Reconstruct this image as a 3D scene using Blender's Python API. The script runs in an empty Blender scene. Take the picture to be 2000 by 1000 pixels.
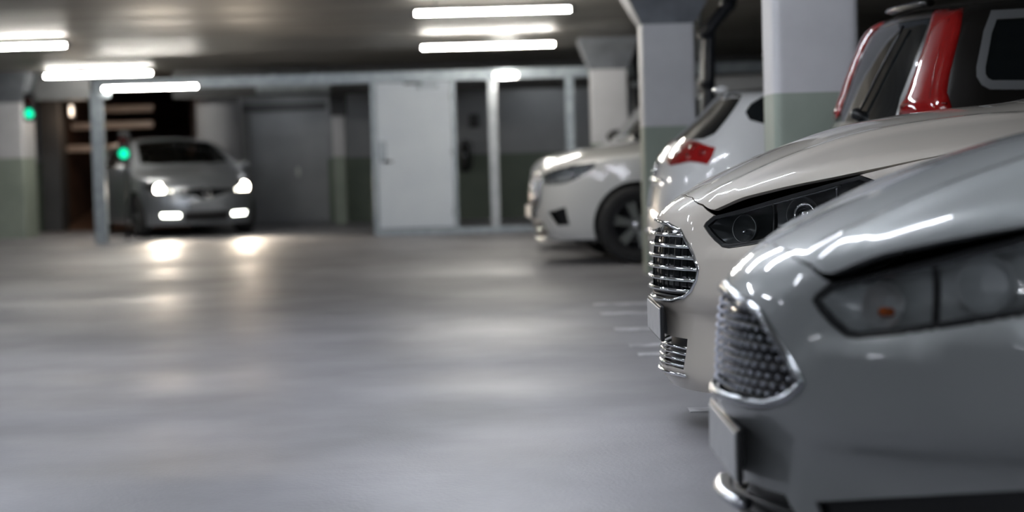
import bpy, bmesh, math, random
import numpy as np
from mathutils import Vector, Matrix
from mathutils.geometry import delaunay_2d_cdt

# ---------------------------------------------------------------- camera
scene = bpy.context.scene
COL = scene.collection
F_PX, CX, CY = 3700.0, 1000.0, 500.0
CAM_H, PITCH, ROLL = 1.05, math.atan(200.0 / 3700.0), 0.028
cam_data = bpy.data.cameras.new('camera')
cam = bpy.data.objects.new('camera', cam_data)
COL.objects.link(cam)
CAM_ROT = Matrix.Rotation(math.pi / 2 - PITCH, 4, 'X') @ Matrix.Rotation(-ROLL, 4, 'Z')
cam.matrix_world = Matrix.Translation((0, 0, CAM_H)) @ CAM_ROT
cam_data.sensor_width = 36.0
cam_data.lens = 36.0 * F_PX / 2000.0
cam_data.clip_start, cam_data.clip_end = 0.05, 200
cam_data.dof.use_dof = True
cam_data.dof.focus_distance = 6.7
cam_data.dof.aperture_fstop = 1.8
scene.camera = cam

# ---------------------------------------------------------------- world + exposure
world = bpy.data.worlds.new('world'); scene.world = world
world.use_nodes = True
world.node_tree.nodes['Background'].inputs[0].default_value = (0.32, 0.37, 0.45, 1)
world.node_tree.nodes['Background'].inputs[1].default_value = 0.02
vs = scene.view_settings
vs.view_transform = 'Standard'; vs.look = 'None'; vs.gamma = 1.0
vs.exposure = 0.12
vs.use_curve_mapping = False
scene.cycles.max_bounces = 7
scene.cycles.transparent_max_bounces = 12
scene.cycles.sample_clamp_indirect = 6.0
scene.cycles.caustics_reflective = False
scene.cycles.caustics_refractive = False

CR = np.array(CAM_ROT.to_3x3())
def pix_dir(px, py):
    v = CR @ np.array([(px - CX) / F_PX, -(py - CY) / F_PX, -1.0])
    return v
def at_depth(px, py, Y):
    v = pix_dir(px, py); t = Y / v[1]
    return np.array([v[0] * t, Y, CAM_H + v[2] * t])
def on_plane_z(px, py, z=0.0):
    v = pix_dir(px, py); t = (z - CAM_H) / v[2]
    return np.array([v[0] * t, v[1] * t, z])

# ---------------------------------------------------------------- materials
MATS = {}
def principled(name, color, rough=0.5, metal=0.0, spec=0.5, coat=0.0, coat_rough=0.05, emis=None, estr=0.0, alpha=1.0):
    if name in MATS: return MATS[name]
    m = bpy.data.materials.new(name); m.use_nodes = True
    b = m.node_tree.nodes['Principled BSDF']
    b.inputs['Base Color'].default_value = (*color, 1)
    b.inputs['Roughness'].default_value = rough
    b.inputs['Metallic'].default_value = metal
    b.inputs['Specular IOR Level'].default_value = spec
    b.inputs['Coat Weight'].default_value = coat
    b.inputs['Coat Roughness'].default_value = coat_rough
    if emis is not None:
        b.inputs['Emission Color'].default_value = (*emis, 1)
        b.inputs['Emission Strength'].default_value = estr
    MATS[name] = m
    return m
def nodes_of(m):
    nt = m.node_tree
    return nt, nt.nodes['Principled BSDF'], (lambda t: nt.nodes.new(t)), nt.links.new
def noise_color(m, stops, scale=3.0, detail=6, rough_rng=None, bump=0.0, bump_scale=60, stretch=(1, 1, 1), coord='Object', bump_dist=0.01):
    nt, b, N, L = nodes_of(m)
    tc = N('ShaderNodeTexCoord'); mp = N('ShaderNodeMapping'); mp.inputs['Scale'].default_value = stretch
    L(tc.outputs[coord], mp.inputs['Vector'])
    n = N('ShaderNodeTexNoise'); n.inputs['Scale'].default_value = scale; n.inputs['Detail'].default_value = detail
    L(mp.outputs[0], n.inputs['Vector'])
    r = N('ShaderNodeValToRGB')
    els = r.color_ramp.elements
    while len(els) < len(stops): els.new(0.5)
    for e, (p, c) in zip(els, stops): e.position = p; e.color = (*c, 1)
    L(n.outputs['Fac'], r.inputs['Fac']); L(r.outputs[0], b.inputs['Base Color'])
    if rough_rng:
        n2 = N('ShaderNodeTexNoise'); n2.inputs['Scale'].default_value = scale * 0.45; n2.inputs['Detail'].default_value = 4
        L(mp.outputs[0], n2.inputs['Vector'])
        mr = N('ShaderNodeMapRange'); mr.inputs[1].default_value = 0.3; mr.inputs[2].default_value = 0.7
        mr.inputs[3].default_value, mr.inputs[4].default_value = rough_rng
        L(n2.outputs['Fac'], mr.inputs[0]); L(mr.outputs[0], b.inputs['Roughness'])
    if bump:
        n3 = N('ShaderNodeTexNoise'); n3.inputs['Scale'].default_value = bump_scale; n3.inputs['Detail'].default_value = 3
        L(mp.outputs[0], n3.inputs['Vector'])
        bp = N('ShaderNodeBump'); bp.inputs['Strength'].default_value = bump; bp.inputs['Distance'].default_value = bump_dist
        L(n3.outputs['Fac'], bp.inputs['Height']); L(bp.outputs[0], b.inputs['Normal'])
    return m
def paint(name, color, metal=0.0, rough=0.35):
    m = principled(name, color, rough=rough, metal=metal, spec=0.25, coat=1.0, coat_rough=0.02)
    if not m.get('done'):
        m['done'] = 1
        nt, b, N, L = nodes_of(m)
        tc = N('ShaderNodeTexCoord'); n = N('ShaderNodeTexNoise'); n.inputs['Scale'].default_value = 900
        L(tc.outputs['Object'], n.inputs['Vector'])
        mr = N('ShaderNodeMapRange'); mr.inputs[3].default_value = rough - 0.06; mr.inputs[4].default_value = rough + 0.06
        L(n.outputs['Fac'], mr.inputs[0]); L(mr.outputs[0], b.inputs['Roughness'])
    return m
def clear_glass(name, tint=(1, 1, 1), ior=1.45):
    if name in MATS: return MATS[name]
    m = bpy.data.materials.new(name); m.use_nodes = True
    nt = m.node_tree; nt.nodes.clear()
    out = nt.nodes.new('ShaderNodeOutputMaterial'); mix = nt.nodes.new('ShaderNodeMixShader')
    tr = nt.nodes.new('ShaderNodeBsdfTransparent'); tr.inputs[0].default_value = (*tint, 1)
    gl = nt.nodes.new('ShaderNodeBsdfGlossy'); gl.inputs['Roughness'].default_value = 0.03
    fr = nt.nodes.new('ShaderNodeFresnel'); fr.inputs[0].default_value = ior
    L = nt.links.new
    L(fr.outputs[0], mix.inputs[0]); L(tr.outputs[0], mix.inputs[1]); L(gl.outputs[0], mix.inputs[2]); L(mix.outputs[0], out.inputs[0])
    MATS[name] = m
    return m

M_BLACK = principled('gloss_black', (0.006, 0.007, 0.009), rough=0.12)
M_SEAL = principled('seal_black', (0.008, 0.009, 0.010), rough=0.35)
M_RUBBER = noise_color(principled('tyre_rubber', (0.012, 0.012, 0.013), rough=0.75), [(0.3, (0.010, 0.010, 0.011)), (0.7, (0.022, 0.022, 0.023))], scale=30)
M_DARKP = noise_color(principled('dark_plastic', (0.015, 0.015, 0.016), rough=0.6), [(0.3, (0.010, 0.010, 0.011)), (0.7, (0.02, 0.02, 0.021))], scale=40)
M_CHROME = principled('chrome', (0.82, 0.84, 0.86), rough=0.07, metal=1.0)
M_SATIN = principled('satin_chrome', (0.62, 0.64, 0.68), rough=0.22, metal=1.0)
M_REFL = principled('reflector', (0.30, 0.325, 0.34), rough=0.22, metal=0.85)
M_LAMPIN = principled('lamp_bezel', (0.11, 0.12, 0.125), rough=0.28, metal=0.5)
M_LENS = clear_glass('lamp_lens')
M_WIN = principled('dark_window_glass', (0.006, 0.008, 0.009), rough=0.04, spec=0.6)
M_RIM = principled('rim_silver', (0.55, 0.56, 0.58), rough=0.25, metal=0.9)
M_RIMD = principled('rim_dark', (0.03, 0.03, 0.033), rough=0.3, metal=0.4)
M_PLATE = noise_color(principled('plate_white', (0.5, 0.5, 0.5), rough=0.35), [(0.3, (0.44, 0.45, 0.47)), (0.7, (0.56, 0.57, 0.58))], scale=14)
M_AMBER = principled('amber_bulb', (0.55, 0.12, 0.02), rough=0.2)

# ---------------------------------------------------------------- mesh helpers
def link(o, parent=None):
    COL.objects.link(o)
    if parent is not None: o.parent = parent
    return o
def tag(o, label=None, cat=None, group=None, kind=None):
    if label: o['label'] = label
    if cat: o['category'] = cat
    if group: o['group'] = group
    if kind: o['kind'] = kind
    return o
def empty(name, loc=(0, 0, 0), rz=0.0):
    o = bpy.data.objects.new(name, None); COL.objects.link(o)
    o.location = loc; o.rotation_euler = (0, 0, rz); o.empty_display_size = 0.1
    return o
def mesh_obj(name, verts, faces, mat, parent=None, smooth=False):
    me = bpy.data.meshes.new(name)
    me.from_pydata([tuple(map(float, v)) for v in verts], [], [tuple(int(i) for i in f) for f in faces])
    if mat: me.materials.append(mat)
    if smooth: me.polygons.foreach_set('use_smooth', [True] * len(me.polygons))
    me.update()
    return link(bpy.data.objects.new(name, me), parent)
def bm_obj(name, bm, mat, parent=None, smooth=False):
    me = bpy.data.meshes.new(name); bm.to_mesh(me); bm.free()
    if mat: me.materials.append(mat)
    if smooth: me.polygons.foreach_set('use_smooth', [True] * len(me.polygons))
    return link(bpy.data.objects.new(name, me), parent)
def box(name, lo, hi, mat, parent=None, bevel=0.0, seg=2, M=None):
    bm = bmesh.new()
    lo, hi = np.minimum(lo, hi), np.maximum(lo, hi)
    bmesh.ops.create_cube(bm, size=1.0)
    c = (np.array(lo) + np.array(hi)) / 2; d = np.array(hi) - np.array(lo)
    for v in bm.verts: v.co = Vector((c[0] + v.co.x * d[0], c[1] + v.co.y * d[1], c[2] + v.co.z * d[2]))
    if bevel: bmesh.ops.bevel(bm, geom=list(bm.edges), offset=bevel, segments=seg, affect='EDGES', profile=0.5)
    if M is not None: bmesh.ops.transform(bm, matrix=M, verts=bm.verts)
    return bm_obj(name, bm, mat, parent)
def sweep(name, pts, rad, mat, parent=None, closed=False, n=10, flat=1.0, up=(0, 0, 1), cap=True):
    """tube along pts; rad scalar or list; flat squashes the section along the 'up' side"""
    P = np.array(pts, float); m = len(P)
    rad = np.full(m, rad) if np.isscalar(rad) else np.array(rad, float)
    if closed: T = np.roll(P, -1, 0) - np.roll(P, 1, 0)
    else: T = np.gradient(P, axis=0)
    T /= np.linalg.norm(T, axis=1)[:, None] + 1e-12
    U0 = np.array(up, float)
    U0 = np.tile(U0, (m, 1)) if U0.ndim == 1 else U0
    S = np.cross(T, U0); bad = np.linalg.norm(S, axis=1) < 1e-3
    S[bad] = np.cross(T[bad], np.array([1.0, 0.02, 0]))
    S /= np.linalg.norm(S, axis=1)[:, None]; U = np.cross(S, T)
    V = []
    for k in range(n):
        a = 2 * math.pi * k / n
        V.append(P + (S * math.cos(a) + U * math.sin(a) * flat) * rad[:, None])
    V = np.stack(V, 1).reshape(-1, 3)
    Fc = []
    R = m if closed else m - 1
    for i in range(R):
        j = (i + 1) % m
        for k in range(n):
            k2 = (k + 1) % n
            Fc.append((i * n + k, j * n + k, j * n + k2, i * n + k2))
    if cap and not closed:
        Fc.append(tuple(range(n))); Fc.append(tuple((m - 1) * n + k for k in reversed(range(n))))
    return mesh_obj(name, V, Fc, mat, parent, smooth=True)
def lathe(name, prof, mat, parent=None, n=40, M=None, smooth=True):
    """profile (r, h) turned about local Z"""
    V = []; Fc = []
    for (r, h) in prof:
        for k in range(n):
            a = 2 * math.pi * k / n
            V.append((r * math.cos(a), r * math.sin(a), h))
    for i in range(len(prof) - 1):
        for k in range(n):
            k2 = (k + 1) % n
            Fc.append((i * n + k, i * n + k2, (i + 1) * n + k2, (i + 1) * n + k))
    if M is not None: V = [M @ Vector(v) for v in V]
    o = mesh_obj(name, V, Fc, mat, parent, smooth=smooth)
    return o
def basis(origin, zdir, xhint=(0, 0, 1)):
    z = Vector(zdir).normalized(); x = Vector(xhint); x = (x - z * x.dot(z))
    x = x.normalized() if x.length > 1e-4 else z.orthogonal().normalized()
    y = z.cross(x)
    M = Matrix((x, y, z)).transposed().to_4x4(); M.translation = Vector(origin)
    return M
TUBE_STR, SPOT_W = 105.0, 160.0
SUV_LOC = (1.66 + 4.80 * math.cos(math.radians(7.5)), 9.46 + 4.80 * math.sin(math.radians(7.5)), 0)
CLIO_X, CLIO_Y, CLIO_YAW, DRIVER = -4.27, 26.7, 24.0, -1

# ---------------------------------------------------------------- car kit: a car is a smooth closed form cut into panels
def pchip(pts, sig=0.015):
    pts = sorted(pts); x = np.array([p[0] for p in pts], float); y = np.array([p[1] for p in pts], float)
    h = np.diff(x); d = np.diff(y) / h
    m = np.zeros(len(x)); m[0], m[-1] = d[0], d[-1]
    for i in range(1, len(x) - 1):
        if d[i - 1] * d[i] > 0:
            w1, w2 = 2 * h[i] + h[i - 1], h[i] + 2 * h[i - 1]
            m[i] = (w1 + w2) / (w1 / d[i - 1] + w2 / d[i])
    def f0(q):
        q = np.asarray(q, float); qc = np.clip(q, x[0], x[-1])
        i = np.clip(np.searchsorted(x, qc) - 1, 0, len(h) - 1)
        t = (qc - x[i]) / h[i]
        r = (y[i] * (1 + 2 * t) * (1 - t) ** 2 + m[i] * h[i] * t * (1 - t) ** 2 + y[i + 1] * t * t * (3 - 2 * t) + m[i + 1] * h[i] * t * t * (t - 1))
        return r + np.where(q < x[0], (q - x[0]) * m[0], 0) + np.where(q > x[-1], (q - x[-1]) * m[-1], 0)
    gx = np.arange(-3.5, 8.0, 0.0006); gy = f0(gx)
    kw = int(sig * 3 / 0.0006); kr_ = np.exp(-0.5 * (np.arange(-kw, kw + 1) * 0.0006 / sig) ** 2); kr_ /= kr_.sum(); gy = np.convolve(np.pad(gy, kw, mode='edge'), kr_, mode='valid'); g0, gi = gx[0], 1 / 0.0006
    def f(q):
        t = (q - g0) * gi; i = t.astype(np.int64); np.clip(i, 0, len(gy) - 2, out=i); a = gy[i]
        return a + (gy[i + 1] - a) * (t - i)
    return f
def smax(a, b, k):
    d = a - b; h = np.minimum(np.maximum(0.5 + 0.5 / k * d, 0), 1)
    return b + d * h + k * h * (1 - h)
def sstep(a, b, x):
    t = np.minimum(np.maximum((x - a) / (b - a), 0), 1); return t * t * (3 - 2 * t)
def in_poly(P, poly):
    poly = np.asarray(poly, float); x, y = P[:, 0], P[:, 1]
    r = np.zeros(len(P), bool); q = np.roll(poly, -1, 0)
    for (x1, y1), (x2, y2) in zip(poly, q):
        if y1 == y2: continue
        c = ((y1 > y) != (y2 > y)) & (x < (x2 - x1) * (y - y1) / (y2 - y1) + x1)
        r ^= c
    return r
def seg_dist(P, poly, closed=True):
    poly = np.asarray(poly, float); q = np.roll(poly, -1, 0) if closed else poly[1:]
    p = poly if closed else poly[:-1]
    best = np.full(len(P), 1e9)
    for a, b in zip(p, q):
        ab = b - a; L2 = ab @ ab
        if L2 < 1e-14: continue
        t = np.clip(((P - a) @ ab) / L2, 0, 1)
        best = np.minimum(best, np.linalg.norm(P - a - t[:, None] * ab, axis=1))
    return best
def resample(poly, h, closed=True):
    poly = [np.asarray(p, float) for p in poly]; out = []
    n = len(poly)
    for i in range(n if closed else n - 1):
        a, b = poly[i], poly[(i + 1) % n]; k = max(1, int(math.ceil(np.linalg.norm(b - a) / h)))
        out += [a + (b - a) * j / k for j in range(k)]
    if not closed: out.append(poly[-1])
    return np.array(out)
def inset(poly, g):
    P = np.asarray(poly, float); n = len(P)
    area = 0.5 * np.sum(P[:, 0] * np.roll(P[:, 1], -1) - np.roll(P[:, 0], -1) * P[:, 1])
    sgn = 1 if area > 0 else -1
    out = []
    for i in range(n):
        e1 = P[i] - P[i - 1]; e2 = P[(i + 1) % n] - P[i]
        n1 = np.array([-e1[1], e1[0]]) * sgn / (np.linalg.norm(e1) + 1e-12); n2 = np.array([-e2[1], e2[0]]) * sgn / (np.linalg.norm(e2) + 1e-12)
        b = n1 + n2; l = np.linalg.norm(b)
        b = b / l if l > 1e-6 else n1
        out.append(P[i] + b * g / max(0.45, b @ n1))
    return np.array(out)
def rounded(poly, r, n=5):
    """round the corners of a polygon"""
    P = [np.asarray(p, float) for p in poly]; out = []
    m = len(P)
    for i in range(m):
        a, b, c = P[i - 1], P[i], P[(i + 1) % m]
        rr = r[i] if hasattr(r, '__len__') else r
        u, v = a - b, c - b; lu, lv = np.linalg.norm(u), np.linalg.norm(v)
        d = min(rr, lu * 0.48, lv * 0.48)
        if d < 1e-4: out.append(b); continue
        p, q = b + u / lu * d, b + v / lv * d
        for k in range(n + 1):
            t = k / n; out.append((1 - t) ** 2 * p + 2 * t * (1 - t) * b + t * t * q)
    return np.array(out)

class Car:
    R = 0.9
    def __init__(s, name, spec, loc, rz):
        s.root = empty(name, loc, rz); s.sp = spec
        s.M = Matrix.Translation(loc) @ Matrix.Rotation(rz, 4, 'Z'); s.Mi = np.array(s.M.inverted())
        s.xn, s.xt = pchip(spec['nose']), pchip(spec['tail'])
        s.zt, s.cr = pchip(spec['top'], 0.04), pchip(spec['crown'], 0.05)
        s.W, s.P = pchip(spec['width'], 0.05), pchip(spec['side'], 0.025)
        s.kf, s.kr = spec.get('kf', (0.6, 0.5)), spec.get('kr', (0.3, 0.3))
        s.kk = spec.get('blend', (0.10, 0.10, 0.07))
        s.xa, s.xb = spec['xa'], spec['xb']
        s.extra = spec.get('extra')
        s.extra_top = spec.get('extra_top')
        s.S1 = s.R * math.pi / 2; s.S2 = s.S1 + s.xb - s.xa; s.SM = s.S2 + s.S1
        s.crest = None
    # implicit form, negative inside
    def G(s, x, y, z):
        y = np.abs(y); e = 4e-3
        zt = s.zt(x) - s.cr(x) * y * y
        if s.extra_top is not None: zt = zt + s.extra_top(x, y)
        sl = (s.zt(x + e) - s.zt(x - e)) / (2 * e)
        ft = (z - zt) / np.sqrt(1 + sl * sl)
        xf = s.xn(z) + s.kf[0] * y ** 2 + s.kf[1] * y ** 6
        sf = (s.xn(z + e) - s.xn(z - e)) / (2 * e); sp = 2 * s.kf[0] * y + 6 * s.kf[1] * y ** 5
        ff = (xf - x) / np.sqrt(1 + sf * sf + sp * sp)
        xr = s.xt(z) - s.kr[0] * y ** 2 - s.kr[1] * y ** 6
        sr = (s.xt(z + e) - s.xt(z - e)) / (2 * e); sq = 2 * s.kr[0] * y + 6 * s.kr[1] * y ** 5
        fr = (x - xr) / np.sqrt(1 + sr * sr + sq * sq)
        fs = y - s.W(x) * s.P(z)
        m = smax(ff, fs, s.kk[0]); m = smax(m, fr, s.kk[1])
        if s.extra is not None: m = m + s.extra(x, y, z)
        return smax(m, ft, s.kk[2])
    def N(s, p):
        e = 3e-3; g = np.zeros_like(p)
        for k in range(3):
            d = np.zeros(3); d[k] = e
            g[:, k] = s.G(*(p + d).T) - s.G(*(p - d).T)
        return g / (np.linalg.norm(g, axis=1)[:, None] + 1e-12)
    def _root(s, o, d, lo, hi):
        lo = np.full(len(o), lo, float); hi = np.full(len(o), hi, float)
        for _ in range(26):
            mid = (lo + hi) / 2; v = s.G(*(o + d * mid[:, None]).T) > 0
            hi = np.where(v, mid, hi); lo = np.where(v, lo, mid)
        return o + d * ((lo + hi) / 2)[:, None]
    def P1(s, q):
        q = np.asarray(q, float).reshape(-1, 2); S, z = q[:, 0], q[:, 1]
        th = np.where(S < s.S1, S / s.R, np.where(S > s.S2, math.pi / 2 + (S - s.S2) / s.R, math.pi / 2))
        ox = np.where(S < s.S1, s.xa, np.where(S > s.S2, s.xb, s.xa + S - s.S1))
        o = np.stack([ox, np.zeros_like(S), z], 1); d = np.stack([-np.cos(th), np.sin(th), np.zeros_like(S)], 1)
        d[np.abs(d) < 1e-9] = 0
        return s._root(o, d, 0.0, 3.0)
    def P2(s, q):
        """highest point of the form above plan (x, y)"""
        q = np.asarray(q, float).reshape(-1, 2); n = len(q)
        zz = np.arange(2.2, 0.5, -0.03)
        g = s.G(np.repeat(q[:, 0], len(zz)), np.repeat(q[:, 1], len(zz)), np.tile(zz, n)).reshape(n, -1)
        k = np.where((g < 0).any(1), np.argmax(g < 0, 1), np.argmin(g, 1))
        o = np.stack([q[:, 0], q[:, 1], zz[k]], 1); d = np.zeros_like(o); d[:, 2] = 1
        return s._root(o, d, 0.0, 0.0301)
    def s_of(s, p):
        x, y = p[:, 0], np.abs(p[:, 1])
        return np.where(x < s.xa, np.arctan2(y, s.xa - x) * s.R, np.where(x > s.xb, s.S2 + np.arctan2(x - s.xb, y) * s.R, s.S1 + x - s.xa))
    def fv(s, pts, rear=False):
        """front / rear view (y, z) -> (s, z)"""
        pts = np.asarray(pts, float)
        if rear: lo = np.full(len(pts), s.SM); hi = np.full(len(pts), s.S2)
        else: lo = np.zeros(len(pts)); hi = np.full(len(pts), s.S1)
        for _ in range(20):
            mid = (lo + hi) / 2; p = s.P1(np.stack([mid, pts[:, 1]], 1))
            big = p[:, 1] > pts[:, 0]
            hi = np.where(big, mid, hi); lo = np.where(big, lo, mid)
        return np.stack([(lo + hi) / 2, pts[:, 1]], 1)
    def sv(s, pts):
        """side view (x, z) -> (s, z)"""
        pts = np.asarray(pts, float); x = pts[:, 0]
        out = np.stack([s.S1 + x - s.xa, pts[:, 1]], 1)
        for sel, lo0, hi0 in ((x < s.xa, 0.0, s.S1), (x > s.xb, s.S2, s.SM)):
            if sel.any():
                q = pts[sel]; lo = np.full(len(q), lo0); hi = np.full(len(q), hi0)
                for _ in range(20):
                    mid = (lo + hi) / 2; p = s.P1(np.stack([mid, q[:, 1]], 1)); big = p[:, 0] > q[:, 0]
                    hi = np.where(big, mid, hi); lo = np.where(big, lo, mid)
                out[sel, 0] = (lo + hi) / 2
        return out
    def pix(s, pts, near=None):
        """pixels of the photograph -> points on this car's surface (car space)"""
        out = []
        o = (s.Mi @ np.array([0, 0, CAM_H, 1]))[:3]
        for (px, py) in pts:
            d = s.Mi[:3, :3] @ pix_dir(px, py); d /= np.linalg.norm(d)
            t = np.linspace(1.5, 32, 2500); p = o + d * t[:, None]; g = s.G(*p.T)
            i = np.argmax(g < 0) if (g < 0).any() else int(np.argmin(g))
            if (g < 0).any():
                lo, hi = t[i - 1], t[i]
                for _ in range(40):
                    m = (lo + hi) / 2
                    if s.G(*(o + d * m).reshape(3, 1))[0] > 0: lo = m
                    else: hi = m
                out.append(o + d * lo)
            else: out.append(p[i])
        out = np.array(out); out[:, 1] = np.abs(out[:, 1])
        return out
    def px1(s, pts):
        p = s.pix(pts); return np.stack([s.s_of(p), p[:, 2]], 1)
    def set_crest(s, plan, h=0.04):
        q = resample(plan, h, closed=False); s.crest_plan = q; p = s.P2(q)
        s.crest = np.stack([s.s_of(p), p[:, 2]], 1)
    def set_crest_d1(s, pts, h=0.028):
        s.crest = resample(pts, h, closed=False); s.crest3 = s.P1(s.crest); s.crest_plan = s.crest3[:, :2].copy()
        s.crest_plan[[0, -1], 1] = 0
    def local(s, q, off=0.0, dom=1):
        p = (s.P1 if dom == 1 else s.P2)(q); n = s.N(p); return p + n * np.asarray(off).reshape(-1, 1), n
    # panel: triangulate in the unrolled domain, wrap on the form
    def panel(s, name, mat, outer, holes=(), dom=1, h=0.04, off=0.0, flange=0.014, side='both', parent=None, bowl=None, keep=None):
        outs = [resample(p, h) for p in ([outer] + list(holes))]
        V = []; E = []
        for p in outs:
            b = len(V); V += [tuple(v) for v in p]; E += [(b + i, b + (i + 1) % len(p)) for i in range(len(p))]
        o = outs[0]; lo, hi = o.min(0), o.max(0)
        gx, gy = np.meshgrid(np.arange(lo[0] + h / 2, hi[0], h), np.arange(lo[1] + h / 2, hi[1], h * 0.87))
        gx[1::2] += h / 2
        g = np.stack([gx.ravel(), gy.ravel()], 1)
        if len(g):
            g = g[in_poly(g, o)]
            for p in outs:
                if len(g): g = g[seg_dist(g, p) > 0.45 * h]
            V += [tuple(v) for v in g]
        r = delaunay_2d_cdt([Vector(v) for v in V], E, [], 0, 1e-6)
        Q = np.array([tuple(v) for v in r[0]]); T = np.array([f for f in r[2] if len(f) == 3])
        c = Q[T].mean(1); ok = in_poly(c, o)
        for p in outs[1:]: ok &= ~in_poly(c, p)
        T = T[ok]
        used = np.unique(T); re = -np.ones(len(Q), int); re[used] = np.arange(len(used)); Q = Q[used]; T = re[T]
        p = (s.P1 if dom == 1 else s.P2)(Q)
        if dom == 2 and getattr(s, 'crest3', None) is not None:
            for i, w in enumerate(Q):
                d_ = np.abs(s.crest_plan - w).max(1); j = int(np.argmin(d_))
                if d_[j] < 2e-5: p[i] = s.crest3[j]
        n = s.N(p)
        if bowl is not None: dd = bowl(seg_dist(Q, o), Q)
        else: dd = np.full(len(Q), float(off))
        sym = np.abs(p[:, 1]) < 2e-4; p[sym, 1] = 0; n[sym, 1] = 0
        P = p + n * dd[:, None]
        # orient outwards
        a, b, c3 = P[T[:, 0]], P[T[:, 1]], P[T[:, 2]]
        fl = np.einsum('ij,ij->i', np.cross(b - a, c3 - a), n[T[:, 0]]) < 0
        T[fl] = T[fl][:, ::-1]
        faces = [tuple(t) for t in T]; verts = [tuple(v) for v in P]
        ln = [tuple(n[i]) for t in T for i in t]
        if flange:
            cnt = {}
            for t in T:
                for i in range(3):
                    e = (t[i], t[(i + 1) % 3]); k = (min(e), max(e)); cnt[k] = None if k in cnt else e
            m = {}
            for k, e in cnt.items():
                if e is None: continue
                i, j = e
                if sym[i] and sym[j]: continue
                for v in (i, j):
                    if v not in m: m[v] = len(verts); verts.append(tuple(P[v] - n[v] * flange))
                f = (j, i, m[i], m[j]); faces.append(f)
                q = np.cross(P[i] - P[j], -n[i]); q /= np.linalg.norm(q) + 1e-12
                ln += [tuple(q)] * 4
        parts = []
        def make(vs, fs, ns, par):
            me = bpy.data.meshes.new(name)
            me.from_pydata([tuple(map(float, v)) for v in vs], [], [tuple(int(i) for i in f) for f in fs])
            me.materials.append(mat); me.polygons.foreach_set('use_smooth', [True] * len(me.polygons)); me.update()
            if bowl is None: me.normals_split_custom_set([tuple(map(float, q)) for q in ns])
            ob = link(bpy.data.objects.new(name, me), par if par is not None else s.root); parts.append(ob)
        def mirror(vs, fs, ns):
            fs2 = [tuple(reversed(f)) for f in fs]; k = 0; ns2 = []
            for f in fs:
                blk = ns[k:k + len(f)]; k += len(f); ns2 += [(q[0], -q[1], q[2]) for q in reversed(blk)]
            return [(v[0], -v[1], v[2]) for v in vs], fs2, ns2
        par = parent if parent is not None else None
        if side == 'both':
            v2, f2, n2 = mirror(verts, faces, ln); b = len(verts)
            make(verts + v2, faces + [tuple(i + b for i in f) for f in f2], ln + n2, par)
        else:
            if 'R' in side: make(verts, faces, ln, par[0] if isinstance(par, (list, tuple)) else par)
            if 'L' in side: make(*mirror(verts, faces, ln), par[1] if isinstance(par, (list, tuple)) else par)
        return parts if len(parts) > 1 else parts[0]
    def line(s, name, mat, q, rad, off=0.0, closed=False, dom=1, side='L', parent=None, n=8, flat=1.0, mirror_join=False):
        """a bead laid along a domain polyline"""
        p, nn = s.local(q, off, dom)
        if mirror_join:   # polyline from y=0 outwards and back to y=0: join with its mirror
            p2 = p[::-1] * np.array([1, -1, 1]); n2 = nn[::-1] * np.array([1, -1, 1])
            p = np.vstack([p, p2[1:-1]]); nn = np.vstack([nn, n2[1:-1]])
            return sweep(name, p, rad, mat, parent or s.root, closed=True, n=n, flat=flat, up=nn)
        outl = []
        for k, c in enumerate(side):
            f = np.array([1, 1 if c == 'R' else -1, 1])
            par = parent[k] if isinstance(parent, (list, tuple)) else (parent or s.root)
            outl.append(sweep(name, p * f, rad, mat, par, closed=closed, n=n, flat=flat, up=nn * f))
        return outl if len(outl) > 1 else outl[0]

def make_wheel(car, x, ysign, y, R, W, rim_r, spokes, rim_mat, dark_mat, twin=False):
    y0 = y * ysign
    M = basis((x, y0, R), (0, ysign, 0), (0, 0, 1))
    w = W / 2
    tyre = lathe('wheel', [(rim_r, -w * 0.8), (rim_r + 0.02, -w), (R - 0.03, -w), (R - 0.008, -w * 0.82), (R, -w * 0.5), (R, w * 0.5), (R - 0.008, w * 0.82), (R - 0.03, w), (rim_r + 0.02, w), (rim_r, w * 0.8)], M_RUBBER, car.root, 48, M)
    lathe('rim', [(rim_r - 0.02, -w), (rim_r, -w * 0.8), (rim_r + 0.006, w * 0.82), (rim_r - 0.006, w * 0.9), (rim_r - 0.018, w * 0.8), (rim_r - 0.03, -w * 0.2), (0.06, -w * 0.15), (0.0, -w * 0.15)], dark_mat, tyre, 48, M)
    V = []; Fc = []
    for k in range(spokes):
        a = 2 * math.pi * k / spokes + 0.3
        for da in ((-0.13, 0.13) if twin else (0.0,)):
            b = len(V)
            for (r, hw, z, dz) in ((0.04, 0.026, w * 0.62, 0.03), (rim_r - 0.012, 0.017 if twin else 0.03, w * 0.74, 0.03)):
                aa = a + da * (r / rim_r) ** 0.6
                for sx, zz in ((-1, z), (1, z), (1, z - dz), (-1, z - dz)):
                    V.append(M @ Vector((r * math.cos(aa) - sx * hw * math.sin(aa), r * math.sin(aa) + sx * hw * math.cos(aa), zz)))
            Fc += [(b, b + 1, b + 5, b + 4), (b + 1, b + 2, b + 6, b + 5), (b + 2, b + 3, b + 7, b + 6), (b + 3, b, b + 4, b + 7), (b + 4, b + 5, b + 6, b + 7)]
    mesh_obj('spokes', V, Fc, rim_mat, tyre)
    lathe('hub_cap', [(0.05, w * 0.5), (0.052, w * 0.68), (0.03, w * 0.74), (0.0, w * 0.745)], rim_mat, tyre, 20, M)
    return tyre
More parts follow.
